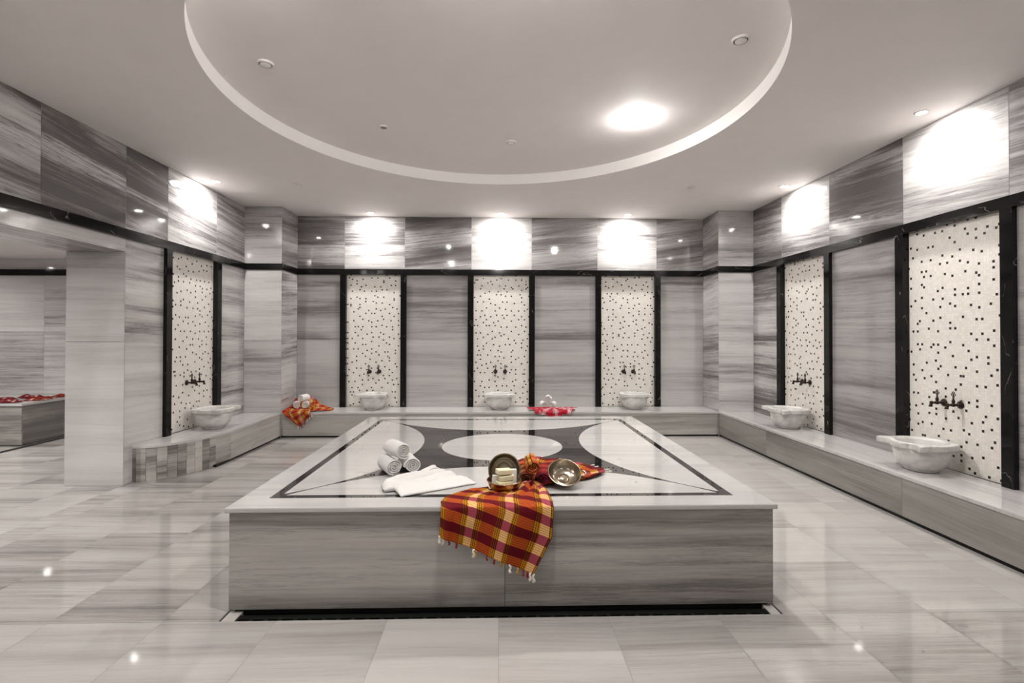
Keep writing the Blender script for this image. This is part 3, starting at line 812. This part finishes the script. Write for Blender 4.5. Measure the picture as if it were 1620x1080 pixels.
# ================================================================== BASINS
def basin_mesh():
    half = [(0, .405), (.03, .404), (.055, .398), (.072, .386), (.076, .371), (.085, .366), (.11, .362), (.135, .363), (.16, .370), (.182, .382), (.200, .389), (.207, .376), (.204, .35), (.196, .31), (.186, .28), (.191, .272), (.197, .24), (.198, .205), (.195, .17), (.186, .135), (.180, .13), (.170, .09), (.14, .045), (.08, .014), (0, .008)]
    poly = [(x, -d) for x, d in half] + [(-x, -d) for x, d in half[-2:0:-1]]
    c = (0, -.205)
    n = 144
    def R_at(a):
        dx, dy = math.cos(a), math.sin(a); best = .18
        for i in range(len(poly)):
            x1, y1 = poly[i][0] - c[0], poly[i][1] - c[1]; x2, y2 = poly[(i + 1) % len(poly)][0] - c[0], poly[(i + 1) % len(poly)][1] - c[1]
            ex, ey = x2 - x1, y2 - y1; den = dx * ey - dy * ex
            if abs(den) < 1e-12: continue
            t = (x1 * ey - y1 * ex) / den; s = (x1 * dy - y1 * dx) / den
            if t > 0 and -1e-6 <= s <= 1 + 1e-6: best = t; break
        return best
    Rs = [R_at(2 * PI * k / n) for k in range(n)]
    def ring(f, z): return [(c[0] + f(k) * math.cos(2 * PI * k / n), c[1] + f(k) * math.sin(2 * PI * k / n), z) for k in range(n)]
    body, rim = MB(), MB()
    prof = [(0, .001), (.100, .001), (.106, .006), (.106, .014), (.116, .020), (.138, .038), (.156, .066), (.167, .100), (.172, .135), (.173, .172)]
    body.grid([ring(lambda k, r=r: r, z) for r, z in prof], closed_u=True)
    inner = [(.160, .2105), (.155, .2085), (.150, .195), (.142, .15), (.122, .10), (.08, .07), (.03, .06), (0, .059)]
    body.grid([ring(lambda k, r=r: r, z) for r, z in inner], closed_u=True)
    rows = [ring(lambda k: .160, .170), ring(lambda k: Rs[k] * .965, .170), ring(lambda k: Rs[k] * .99, .1735), ring(lambda k: Rs[k], .179), ring(lambda k: Rs[k], .204), ring(lambda k: Rs[k] * .99, .210), ring(lambda k: Rs[k] * .96, .2135), ring(lambda k: .162, .2135), ring(lambda k: .159, .2095)]
    rim.grid(rows, closed_u=True)
    return body, rim
proto = None
def put_basin(label, x, y, rot):
    global proto
    if proto is None:
        proto = thing('marble_basin', label, 'basin', (x, y, BZ + .001), rot, 'carved marble basins')
        body, rim = basin_mesh()
        obj('bowl', body, M['basin'], proto, world=False, smooth=60); obj('rim', rim, M['basin'], proto, world=False, smooth=32)
        o = proto
    else:
        o = copy_tree(proto); o.location = (x, y, BZ + .001); o.rotation_euler = (0, 0, rot); o['label'] = label
    return o
put_basin('nearest and largest-looking carved marble basin, on the right wall bench', WXR - .012, 3.60, -PI / 2)
put_basin('carved marble basin on the right bench, closer to the back corner', WXR - .012, 5.29, -PI / 2)
put_basin('carved marble basin on the left wall bench', WXL + .012, 5.385, PI / 2)
put_basin('carved marble basin on the back bench, left niche', -1.675, WY - .012, 0)
put_basin('carved marble basin on the back bench, middle niche', .012, WY - .012, 0)
put_basin('carved marble basin on the back bench, right niche', 1.838, WY - .012, 0)

# ================================================================== TAPS
tap0 = None
def put_tap(label, x, y, rot):
    global tap0
    if tap0 is None:
        t = thing('bronze_tap', label, 'tap', (x, y, .805), rot, 'dark bronze wall taps')
        q = MB().lathe([(0, .001), (.028, .001), (.0285, .004), (.025, .009), (.016, .012), (.010, .016), (.0085, .020)], 28, 'y'); obj('wall_rosette', q, M['bronze'], t, world=False, smooth=50)
        q = MB().lathe([(.0085, .016), (.0075, .026), (.0105, .030), (.0075, .034), (.008, .042), (.0125, .046), (.0145, .055), (.0125, .064), (.008, .068), (.0105, .073), (.008, .078), (.009, .088), (.013, .094), (.0125, .104), (.006, .110), (0, .111)], 24, 'y'); obj('body', q, M['bronze'], t, world=False, smooth=50)
        q = MB().tube([(0, -.099, 0), (0, -.101, -.010), (0, -.104, -.018), (0, -.106, -.027)], [.010, .0105, .010, .0125], 16); q.lathe([(0, -.030), (.0125, -.030), (.013, -.026), (.010, -.020)], 16, 'z', (0, -.106, 0)); obj('spout', q, M['bronze'], t, world=False, smooth=50)
        h = MB().lathe([(.0095, .008), (.0095, .020), (.0115, .024), (.0105, .034), (.006, .038), (.008, .042), (.005, .046), (.0045, .054), (.0075, .058), (.004, .062)], 20, 'z', (0, -.055, 0))
        hd = obj('handle', h, M['bronze'], t, world=False, smooth=50)
        # pierced trefoil finial
        k = MB()
        for cx_, cz_ in ((-.0085, .074), (.0085, .074), (0, .087)):
            k.tube([(cx_ + .0075 * math.cos(a), -.055, cz_ + .0075 * math.sin(a)) for a in [2 * PI * i / 18 for i in range(19)]], .0030, 8, cap=False)
        k.tube([(0, -.055, .060), (0, -.055, .072)], .004, 8)
        k.lathe([(0, .094), (.0035, .097), (0, .1015)], 10, 'z', (0, -.055, 0))
        obj('finial', k, M['bronze'], hd, world=False, smooth=60)
        tap0 = t; o = t
    else:
        o = copy_tree(tap0); o.location = (x, y, .805); o.rotation_euler = (0, 0, rot); o['label'] = label
    return o
d = .067
for nm, c_ in (('left', -1.716), ('middle', .025), ('right', 1.822)):
    put_tap('left tap of the pair in the %s niche of the back wall' % nm, c_ - d, WY + .021, 0)
    put_tap('right tap of the pair in the %s niche of the back wall' % nm, c_ + d, WY + .021, 0)
for nm, c_ in (('nearest niche of the right wall', 3.60), ('farther niche of the right wall', 5.35)):
    put_tap('dark bronze tap in the %s, closer to the camera' % nm, WXR + .021, c_ - d, -PI / 2)
    put_tap('dark bronze tap in the %s, closer to the back wall' % nm, WXR + .021, c_ + d, -PI / 2)
put_tap('dark bronze tap on the left wall, closer to the camera', WXL - .021, 5.37 - d, PI / 2)
put_tap('dark bronze tap on the left wall, closer to the back corner', WXL - .021, 5.37 + d, PI / 2)

# ================================================================== TOWEL ROLLS
def roll_mesh(Rr=.052, Lr=.18, turns=3.6, seed=1, uvs=1.0, squash=.95):
    rnd = random.Random(seed)
    mb = MB(); steps = int(turns * 30)
    pit = (Rr - .007) / turns; th = pit * .88
    stations = [(0, .35), (.004, .75), (.010, 1), (Lr * .35, 1), (Lr * .7, 1), (Lr - .010, 1), (Lr - .004, .75), (Lr, .35)]
    outer, inn, edge = [], [], []
    ph = rnd.uniform(0, 6)
    jit = [rnd.uniform(-.0015, .0015) for _ in range(steps + 1)]
    for j, (s, f) in enumerate(stations):
        ro, ri_ = [], []
        for i in range(steps + 1):
            a = 2 * PI * turns * i / steps + ph
            r = .007 + (Rr - .007) * i / steps - th / 2
            wob = 1 + .04 * math.sin(a * 2 + s * 20 + seed) + .05 * mnoise.noise(Vector((a, s * 15, seed)))
            off = (1 - i / steps) * .003 * (1 if s < Lr / 2 else -1) + jit[i]
            for lst, rad in ((ro, r + th / 2 * f), (ri_, r - th / 2 * f)):
                rad = max(rad, .001) * wob
                lst.append((rad * math.cos(a), s + off, rad * math.sin(a) * squash))
        outer.append(ro); inn.append(ri_)
    arc = [(.5 * i / steps * 2 * PI * turns * Rr * .6) * uvs for i in range(steps + 1)]
    UVr = [[(arc[i], s) for i in range(steps + 1)] for s, _ in stations]
    mb.grid(outer, UVr); mb.grid([r[::-1] for r in inn], [r[::-1] for r in UVr])
    for row_o, row_i, uvr in ((outer[0], inn[0], UVr[0]), (outer[-1], inn[-1], UVr[-1])):
        mb.grid([row_o, row_i], [uvr, uvr])
    for i in (0, -1):
        mb.grid([[r[i] for r in outer], [r[i] for r in inn]], [[u[i] for u in UVr]] * 2)
    return mb
def put_roll(label, c, ang, seed, mat='terry', R_=.052, L_=.18, group='rolled towels', name='rolled_towel', turns=3.6, pitch_=0, squash=.95):
    """c = centre of the front face; the roll extends along +y rotated by ang"""
    mb = roll_mesh(R_, L_, turns, seed, squash=squash)
    o = obj(name, mb, M[mat], None, world=True, smooth=60, origin=False, merge=True)
    o.location = c; o.rotation_euler = (pitch_, 0, ang)
    tag(o, label, 'towel', group)
    return o
g1 = 'white rolled towels stacked on the platform'
a_ = math.radians(31)
zb = PZ + .0505
put_roll('white rolled towel on the platform, lower left of the stack of three', (-.595, 2.885, zb), a_, 1, group=g1)
put_roll('white rolled towel on the platform, lower right of the stack of three', (-.497, 2.925, zb - .001), a_ * .8, 2, group=g1)
put_roll('white rolled towel on top of the platform stack', (-.545, 2.905, zb + .089), a_ * 1.2, 3, group=g1)
g2 = 'small white rolled towels on the orange cloth'
put_roll('small white rolled towel at the back left corner, lower left', (-2.625, 6.56, BZ + .078), .38, 4, R_=.050, L_=.14, group=g2)
put_roll('small white rolled towel at the back left corner, lower right', (-2.520, 6.56, BZ + .078), .32, 5, R_=.050, L_=.14, group=g2)
put_roll('small white rolled towel at the back left corner, topmost', (-2.585, 6.56, BZ + .162), -.35, 6, R_=.052, L_=.14, group=g2)
g3 = 'small white rolled towels behind the red cloth'
put_roll('small white rolled towel behind the red cloth, lower left', (.615, 6.64, BZ + .066), 0.1, 7, R_=.046, L_=.14, group=g3)
put_roll('small white rolled towel behind the red cloth, lower right', (.712, 6.63, BZ + .062), -.35, 8, R_=.046, L_=.14, group=g3)
put_roll('small white rolled towel behind the red cloth, topmost', (.665, 6.64, BZ + .145), -.1, 9, R_=.049, L_=.14, group=g3)
g4 = 'plaid rolled towels beside the brass bowls'
put_roll('brown plaid rolled towel beside the soap, lower left of three', (.150, 2.640, PZ + .047), -.05, 11, 'plaid_dark', .042, .20, g4, 'plaid_rolled_towel', 3.0, squash=.84)
put_roll('wine red plaid rolled towel, lower right of three beside the bowls', (.240, 2.640, PZ + .046), -.12, 12, 'plaid_wine', .042, .20, g4, 'plaid_rolled_towel', 3.0, squash=.84)
put_roll('orange plaid rolled towel on top of the two others', (.182, 2.640, PZ + .106), .02, 13, 'plaid_gold', .043, .20, g4, 'plaid_rolled_towel', 3.0, squash=.84)

# ================================================================== FOLDED WHITE TOWEL
def lerp(a, b, t): return tuple(a[i] * (1 - t) + b[i] * t for i in range(len(a)))
A_, B_, C_, D_ = (-.500, 2.505), (-.145, 2.70), (-.275, 3.03), (-.640, 2.735)
mb = MB(); rows, uvr = [], []
prof = [(0, .003), (.012, .012), (.10, .019), (.27, .030), (.335, .031), (.352, .024), (.335, .015), (.40, .017), (.50, .033), (.545, .036), (.565, .028), (.55, .016), (.62, .020), (.70, .038), (.745, .040), (.765, .029), (.75, .017), (.83, .019), (.90, .033), (.94, .033), (.955, .022), (.965, .003)]
def cr_at(pts, t):
    n = len(pts) - 1; k = min(int(t * n), n - 1); f = t * n - k
    p0, p1, p2, p3 = pts[max(k - 1, 0)], pts[k], pts[k + 1], pts[min(k + 2, n)]
    return tuple(.5 * (2 * p1[d] + (p2[d] - p0[d]) * f + (2 * p0[d] - 5 * p1[d] + 4 * p2[d] - p3[d]) * f * f + (3 * p1[d] - p0[d] - 3 * p2[d] + p3[d]) * f ** 3) for d in range(2))
nt, ns = 150, 50
for j in range(nt + 1):
    t = j / nt
    q0, z0 = cr_at(prof, t)
    layer = 0 if q0 < .345 else 1 if q0 < .558 else 2 if q0 < .758 else 3
    row, ur_ = [], []
    l0 = [.03, -.075, -.055, .02][layer]; l1 = [.06, -.08, -.16, -.26][layer]
    for i in range(ns + 1):
        s_ = i / ns
        ss = s_ + l0 * (1 - s_) ** 4 + l1 * s_ ** 3 + .018 * math.sin(t * 31) * s_ ** 5
        q = q0 + .05 * (s_ - .5) * math.sin(q0 * 9 + 1) + .018 * math.sin(s_ * 7 + layer * 2) * min(1, q0 * 4)
        p = lerp(lerp(A_, B_, ss), lerp(D_, C_, ss), q)
        endf = min(1, (1 - s_) * 7 + .25) * min(1, s_ * 14 + .45)
        z = PZ + .003 + (z0 - .003) * endf * (.85 + .3 * s_ * (layer > 0) + .12 * math.sin(s_ * 8 + layer * 1.7))
        z += .0035 * mnoise.noise(Vector((s_ * 9, q0 * 9, 2))) * min(1, q0 * 10)
        if layer == 3 and s_ > .55: z += .022 * math.sin((s_ - .55) / .45 * PI)
        row.append((p[0], p[1], max(z, PZ + .003))); ur_.append((s_, t))
    rows.append(row); uvr.append(ur_)
mb.grid(rows, uvr)
o = obj('folded_towel', mb, M['cotton'], None, smooth=180, solid=.003)
tag(o, 'smooth white cotton towel laid in long loose folds on the platform edge', 'towel')

# ================================================================== PLAID CLOTHS
def tassel(parent, p, mat, L_=.035, seed=0, dirn=(0, 0, -1), r=.0035):
    rnd = random.Random(seed); mb = MB()
    dv = Vector(dirn)
    for k in range(2):
        pts = []
        a0 = rnd.uniform(0, 6)
        for i in range(9):
            t = i / 8
            off = Vector((math.cos(a0 + k * PI + t * 9), 0.35 * math.sin(a0 + k * PI + t * 9), .3 * math.sin(a0 + t * 9))) * r * .8
            pts.append(tuple(Vector(p) + dv * L_ * t + off + Vector((rnd.uniform(-1, 1), 0, 0)) * .0008))
        mb.tube(pts, [r * .6, r * .7, r * .8, r * .8, r * .8, r * .9, r * 1.2, r * 1.1, r * .5], 7)
    q = obj('tassel', mb, M[mat], parent, smooth=180)
    q['label'] = {'thread_cream': 'cream tassel', 'thread_wine': 'dark red tassel', 'thread_gold': 'gold tassel'}[mat]
    return q

def polyline_at(pts, s):
    d = [0]
    for i in range(1, len(pts)): d.append(d[-1] + (Vector(pts[i]) - Vector(pts[i - 1])).length)
    s = s * d[-1]
    for i in range(1, len(pts)):
        if d[i] >= s - 1e-9:
            t = (s - d[i - 1]) / max(1e-9, d[i] - d[i - 1]); return Vector(pts[i - 1]).lerp(Vector(pts[i]), t), d[-1]
    return Vector(pts[-1]), d[-1]

# the big cloth: one end hangs over the platform front, the middle is gathered, the other end spreads to the right
mb = MB(); rows, uvr = [], []
NU, NV = 90, 110
YF = PY0 - .012
def col_path(u):
    hz = .368 - .185 * u
    if u < .06: hz += .0
    hx = -.272 + .438 * u
    bulge = .035 * max(0, (u - .7) / .3) ** 1.5
    ex = -.268 + .530 * u
    mid = (hx * .45 + ex * .55 + bulge, YF - .004, hz * .45 + PZ * .55)
    Lb = [(-.276, 2.395), (-.262, 2.470), (-.14, 2.585), (-.02, 2.600), (.138, 2.625)]
    Rb = [(.262, 2.395), (.255, 2.470), (.245, 2.535), (.222, 2.590), (.195, 2.625)]
    pts = [(hx, YF - .002, hz), mid, (ex, YF, PZ - .02), (ex, YF + .004, PZ + .002), (ex, PY0 + .012, PZ + .009)]
    for k, (l, r) in enumerate(zip(Lb, Rb)):
        # warp lines lean to the right of the top surface as on the front
        q = lerp(l, r, u)
        pts.append((q[0], q[1], PZ + .009))
    return pts
for j in range(NV + 1):
    v = j / NV
    row, ur_ = [], []
    for i in range(NU + 1):
        u = i / NU
        p, Lt = polyline_at(col_path(u), v)
        on_top = p.y > PY0 + .005
        g = max(0, (v - .35) / .65)
        if on_top:
            pl_ = abs(math.sin(PI * (u * 7 + .5 * math.sin(v * 5)))) * .020 * g ** 1.4 + .010 * g * (1 + mnoise.noise(Vector((u * 9, v * 6, 1)))) + .006 * max(0, g - .8)
            pl_ *= min(1, max(0, (p.y - PY0) / .10)) ** .8
            p.z += pl_ + .003 * min(1, (p.y - PY0) / .05) * (1 + mnoise.noise(Vector((u * 5, v * 5, 7))))
            p.z += .003 * (1 - g) * math.sin(u * 9 + 1) * min(1, max(0, (p.y - PY0) / .05))
            if math.hypot(p.x - .03, p.y - 2.612) < .085: p.z = min(p.z, PZ + .009 + .10 * max(0, math.hypot(p.x - .03, p.y - 2.612) - .05))
        else:
            dpt = (PZ - p.z) / .3
            p.y -= .006 + .010 * (1 + math.sin(u * 11 + dpt * 1.5)) * min(1, .35 + dpt) + .004 * mnoise.noise(Vector((u * 6, dpt * 4, 3)))
        if u < .12 and not on_top: p.y -= .012 * math.sin((u / .12) * PI)
        row.append(tuple(p)); ur_.append((u * .53 + .152, v * Lt + .052))
    rows.append(row); uvr.append(ur_)
mb.grid(rows, uvr)
# second lobe
rows, uvr = [], []
H2 = [(.10, 3.10), (.16, 3.235), (.26, 3.25), (.37, 3.215), (.48, 3.13), (.56, 3.05), (.625, 2.965), (.625, 2.90), (.56, 2.825), (.50, 2.78)]
for j in range(61):
    v = j / 60; row, ur_ = [], []
    for i in range(91):
        u = i / 90
        k = u * (len(H2) - 1); k0 = min(int(k), len(H2) - 2); h = lerp(H2[k0], H2[k0 + 1], k - k0)
        st = (.128 + .08 * u, 2.645 - .0 * u)
        p = lerp(st, h, v)
        z = PZ + .006 + .016 * abs(math.sin(PI * (u * 6 + .3))) * (1 - .45 * v) * min(1, v * 3 + .4) + .006 * (1 + mnoise.noise(Vector((u * 8, v * 5, 11))))
        if v < .1: z += .01
        row.append((p[0], p[1], z)); ur_.append((u * .62, .45 - v * .45))
    rows.append(row); uvr.append(ur_)
mb.grid(rows, uvr)
big = obj('plaid_cloth', mb, M['plaid'], None, smooth=180, solid=.003)
tag(big, 'large red and gold plaid cloth gathered on the platform and hanging over its front', 'cloth')
tl_ = [(0.0, 'thread_cream'), (.035, 'thread_cream'), (.10, 'thread_wine'), (.18, 'thread_wine'), (.36, 'thread_cream'), (.385, 'thread_gold'), (.50, 'thread_wine'), (.58, 'thread_wine'), (.655, 'thread_gold'), (.75, 'thread_cream'), (.83, 'thread_gold'), (.89, 'thread_wine'), (.935, 'thread_wine'), (.965, 'thread_cream'), (1.0, 'thread_cream')]
for k, (u, mt) in enumerate(tl_):
    p = col_path(u)[0]
    tassel(big, (p[0], YF - .022, p[2] + .004), mt, .028 if mt != 'thread_cream' else .038, k, r=.0048 if mt == 'thread_cream' else .0036)
for k, (x, y, dx, dy) in enumerate([(.37, 3.215, .8, .5), (.40, 3.20, .9, .4), (.555, 3.06, .9, .45), (.575, 3.03, .9, .3), (.625, 2.97, .98, .15), (.627, 2.935, 1, 0)]):
    tassel(big, (x, y, PZ + .008), 'thread_cream', .045, 40 + k, (dx, dy, 0), r=.004)

def path_sheet(mb, cols, nu, nv, wid, folds=4, amp=.01, seed=0, us=1.0, v0=0, bias=(0, 0, 1)):
    """cols: list of polylines; interpolates between them"""
    rows, uvr = [], []
    for j in range(nv + 1):
        v = j / nv; row, ur_ = [], []
        for i in range(nu + 1):
            u = i / nu; k = u * (len(cols) - 1); k0 = min(int(k), len(cols) - 2); f = k - k0; f = f * f * (3 - 2 * f)
            a, la = polyline_at(cols[k0], v); c2, lb = polyline_at(cols[k0 + 1], v)
            p = a.lerp(c2, f)
            w_ = amp * (abs(math.sin(PI * (u * folds + seed + .4 * math.sin(v * 4)))) + .6 * mnoise.noise(Vector((u * 7, v * 6, seed * 3.3))))
            if p.z < BZ - .01 and bias is None or p.y < BY - .009: p.y -= max(w_, 0) * 1.0
            else: p.z += max(w_, 0)
            row.append(tuple(p)); ur_.append((u * wid * us, v0 + v * la * us))
        rows.append(row); uvr.append(ur_)
    mb.grid(rows, uvr)
# orange cloth in the back left corner
yb = BY - .016
mb = MB()
z_ = BZ + .006
path_sheet(mb, [
    [(-2.60, yb, .20), (-2.70, yb, .28), (-2.745, yb, z_), (-2.750, 6.50, z_ + .01), (-2.760, 6.70, z_ + .03), (-2.745, 6.84, z_ + .12)],
    [(-2.535, yb, .145), (-2.62, yb, .25), (-2.65, yb, z_), (-2.66, 6.52, z_ + .01), (-2.67, 6.76, z_ + .01), (-2.68, 6.88, z_ + .16)],
    [(-2.50, yb, .165), (-2.54, yb, .24), (-2.57, yb, z_), (-2.58, 6.52, z_ + .01), (-2.58, 6.76, z_ + .01), (-2.58, 6.88, z_ + .15)],
    [(-2.43, yb, .24), (-2.46, yb, .28), (-2.48, yb, z_), (-2.50, 6.52, z_ + .01), (-2.48, 6.72, z_ + .03), (-2.46, 6.84, z_ + .09)],
    [(-2.37, yb, .296), (-2.39, yb, .305), (-2.40, yb, z_), (-2.42, 6.52, z_ + .015), (-2.40, 6.68, z_ + .03), (-2.40, 6.80, z_ + .05)]], 60, 60, .5, 5, .014, 1)
path_sheet(mb, [
    [(-2.45, 6.46, z_), (-2.35, 6.47, z_), (-2.27, 6.50, z_), (-2.19, 6.56, z_)],
    [(-2.46, 6.66, z_ + .02), (-2.36, 6.64, z_ + .03), (-2.25, 6.62, z_ + .01), (-2.17, 6.60, z_)],
    [(-2.46, 6.82, z_ + .04), (-2.38, 6.80, z_ + .04), (-2.26, 6.74, z_ + .01), (-2.18, 6.66, z_)]], 30, 40, .30, 4, .012, 2)
oc1 = obj('plaid_cloth', mb, M['plaid_bright'], None, smooth=180, solid=.003)
tag(oc1, 'orange plaid cloth draped over the bench in the back left corner', 'cloth')
for k, (x, z) in enumerate([(-2.545, .15), (-2.50, .165), (-2.46, .20), (-2.43, .24), (-2.40, .27), (-2.37, .296)]):
    tassel(oc1, (x, yb - .012, z), ['thread_cream', 'thread_wine', 'thread_wine', 'thread_cream', 'thread_cream', 'thread_cream'][k], .035, 60 + k, r=.004)
# red cloth, pleated like a fan over the bench edge
mb = MB(); rows, uvr = [], []
for j in range(41):
    v = j / 40; row, ur_ = [], []
    for i in range(141):
        u = i / 140
        a = PI + PI * u
        lobes = abs(math.cos(PI * (u * 4))) ** .8
        Rx = .275; d = v * (.245 + .055 * lobes)
        x = .722 + Rx / .245 * d * math.cos(a) * (1 + .06 * math.sin(u * 31)); yy = 6.615 + d * math.sin(a) * 1.0
        z = BZ + .008 + .026 * lobes * (.35 + .65 * v) + .02 * (1 - v)
        if yy < yb:
            over = yb - yy; z = BZ + .006 - over * 1.0; yy = yb - .010 - .020 * lobes
            x = .722 + (x - .722) * (1 - .25 * over)
        row.append((x, yy, z)); ur_.append((u * .9, d * 1.3))
    rows.append(row); uvr.append(ur_)
mb.grid(rows, uvr)
o = obj('plaid_cloth', mb, M['plaid_red'], None, smooth=180, solid=.003)
tag(o, 'red and pink plaid cloth pleated like a fan on the back bench edge', 'cloth')

# crumpled cloths on the side room platform
for k, (x, y, rx, ry, ml) in enumerate([(-5.85, 6.10, .16, .08, 'plaid_deep'), (-5.72, 6.38, .13, .16, 'plaid_rust'), (-6.12, 6.28, .20, .12, 'plaid_deep'), (-5.98, 6.55, .17, .10, 'plaid_deep'), (-5.72, 6.68, .10, .10, 'plaid_rust'), (-6.35, 6.12, .14, .07, 'plaid_deep')]):
    mb = MB(); rows, uvr = [], []
    for j in range(15):
        v = j / 14; row, ur_ = [], []
        for i in range(48):
            a = 2 * PI * i / 48
            rad = v * (1 + .28 * mnoise.noise(Vector((math.cos(a) * 1.6 + k * 5, math.sin(a) * 1.6, 1))))
            X_, Y_ = x + rx * rad * math.cos(a), y + ry * rad * math.sin(a)
            z = PZ + .010 + .045 * (1 - v ** 3) * max(0, .5 + .8 * mnoise.noise(Vector((X_ * 13, Y_ * 13, k))))
            row.append((X_, Y_, z)); ur_.append((X_ * 1.5 + k, Y_ * 1.5))
        rows.append(row); uvr.append(ur_)
    mb.grid(rows, uvr, closed_u=True)
    o = obj('crumpled_cloth', mb, M[ml], None, smooth=180)
    lab = ['crumpled dark red cloth nearest the front edge of the side room platform', 'crumpled orange plaid cloth near the right edge of the side room platform', 'largest crumpled dark red cloth on the side room platform', 'crumpled red and white cloth toward the back of the side room platform', 'small crumpled red cloth at the far right corner of the side room platform', 'crumpled red cloth at the left end of the side room platform'][k]
    tag(o, lab, 'cloth', 'crumpled cloths on the side room platform')

# ================================================================== BOWLS AND SOAP
def bowl(label, name, prof_out, prof_in, mat_in, mat_out, loc, rot, extra=None):
    t = thing(name, label, 'bowl', loc); t.rotation_euler = rot
    q = MB().lathe(prof_out, 64); o = obj('outer_shell', q, M[mat_out], t, world=False, smooth=50)
    q = MB().lathe(prof_in, 64); o = obj('inner_shell', q, M[mat_in], t, world=False, smooth=50)
    q = MB().lathe([(prof_in[0][0] + .0032 * math.cos(a) + .001, prof_in[0][1] + .0028 * math.sin(a)) for a in [2 * PI * k / 10 for k in range(11)]], 96)
    # beaded lip
    for vi in range(len(q.v)):
        x, y, z = q.v[vi]; a = math.atan2(y, x); f = 1 + .006 * math.sin(a * 48); q.v[vi] = (x * f, y * f, z)
    obj('lip', q, M[mat_out], t, world=False, smooth=60)
    return t
# standing bowl, its opening toward the camera
po = [(0, 0), (.050, 0), (.066, .004), (.078, .016), (.085, .034), (.0875, .042)]
pi_ = [(.0865, .042), (.083, .034), (.074, .017), (.064, .0065), (.060, .0055), (.057, .007), (.054, .0045), (.040, .004), (.038, .0055), (.036, .004), (.020, .0045), (.018, .006), (.010, .007), (0, .007)]
bowl('aged brass bowl standing on edge behind the soap bars', 'brass_bowl', po, pi_, 'brass_dark', 'brass', (.030, 2.690, .582), (math.radians(80), 0, math.radians(4))).scale = (.96, .96, .96)
# bowl with soap
pb_o = [(0, 0), (.048, 0), (.056, .003), (.073, .016), (.083, .034), (.088, .052)]
pb_i = [(.0865, .052), (.081, .034), (.071, .018), (.054, .006), (0, .005)]
bowl('low brass bowl lying flat and holding the soap bars', 'brass_bowl', pb_o, pb_i, 'bronze_reflection', 'bronze_reflection', (.030, 2.592, PZ + .009), (math.radians(2), math.radians(0), .3))
# tilted bowl on the right
pc_o = [(0, 0), (.030, 0), (.034, .002), (.060, .010), (.078, .028), (.086, .050), (.088, .056)]
pc_i = [(.0865, .056), (.083, .048), (.074, .028), (.058, .012), (.036, .006), (.031, .0055), (.0285, .009), (.022, .0155), (.012, .018), (0, .0185)]
t3_ = bowl('shiny brass bowl with a raised centre, tilted beside the plaid rolls', 'brass_bowl', pc_o, pc_i, 'brass', 'brass', (.354, 2.700, PZ + .032), (math.radians(36), 0, math.radians(3)))
q = MB().tube([(.085, -.020, .052), (.106, -.018, .050), (.118, .0, .046), (.110, .020, .040), (.083, .020, .036)], .004, 8); obj('handle', q, M['brass'], t3_, world=False, smooth=180)

def soap(label, c, rz, size=(.078, .050, .025), mat='soap', rx=0, ry=0):
    mb = MB().box(-size[0] / 2, size[0] / 2, -size[1] / 2, size[1] / 2, -size[2] / 2, size[2] / 2)
    o = obj('soap_bar', mb, M[mat], None, world=True, origin=False, bevel=.003, merge=True, smooth=40)
    o.location = c; o.rotation_euler = (rx, ry, rz)
    return tag(o, label, 'soap', 'soap bars piled in the low brass bowl')
soap('cream soap bar at the bottom of the pile in the bowl', (.032, 2.588, PZ + .043), .42)
soap('cream soap bar in the middle of the pile', (.040, 2.595, PZ + .072), .30, ry=-.06)
soap('cream soap bar on top of the pile', (.030, 2.595, PZ + .103), .36, ry=.05)
soap('white bar of soap standing on end behind the cream ones', (.066, 2.628, PZ + .064), .08, (.060, .022, .085), 'soap_white')
soap('white bar of soap leaning at the left of the cream ones', (-.008, 2.622, PZ + .048), .15, (.050, .022, .055), 'soap_white', ry=.12)

# ================================================================== WATER
mb = MB(); rnd = random.Random(5)
def drop(x, y, z, r, n=8):
    P = []
    for f, h in ((1, 0), (.92, .28), (.62, .5), (0, .62)):
        P.append([(x + r * f * math.cos(2 * PI * k / n) * (1 + .0), y + r * f * math.sin(2 * PI * k / n), z + r * h * .55) for k in range(n)])
    mb.grid(P, closed_u=True)
cnt = 0
while cnt < 620:
    x, y = rnd.uniform(PX0 + .05, PX1 - .05), rnd.uniform(PY0 + .05, PY1 - .1)
    if mnoise.noise(Vector((x * 2.2, y * 2.2, 4))) < rnd.uniform(-.25, .35): continue
    if -.7 < x < .66 and y < 3.2: continue
    drop(x, y, PZ, rnd.choice([.0022, .003, .0035, .005, .007])); cnt += 1
o = obj('water_drops', mb, M['water'], None, smooth=180)
tag(o, 'water drops scattered over the platform top', 'water', kind='stuff')
mb = MB()
for _ in range(170):
    x, y = rnd.gauss(1.75, .45), rnd.gauss(2.45, .5)
    if x < 1.36 or x > 2.8 or y < 1.9: continue
    drop(x, y, 0.0005, rnd.choice([.0022, .003, .004]))
o = obj('water_drops', mb, M['water'], None, smooth=180)
tag(o, 'water drops on the floor to the right of the platform', 'water', kind='stuff')

for o in bpy.data.objects:
    if '_base' in o: del o['_base']
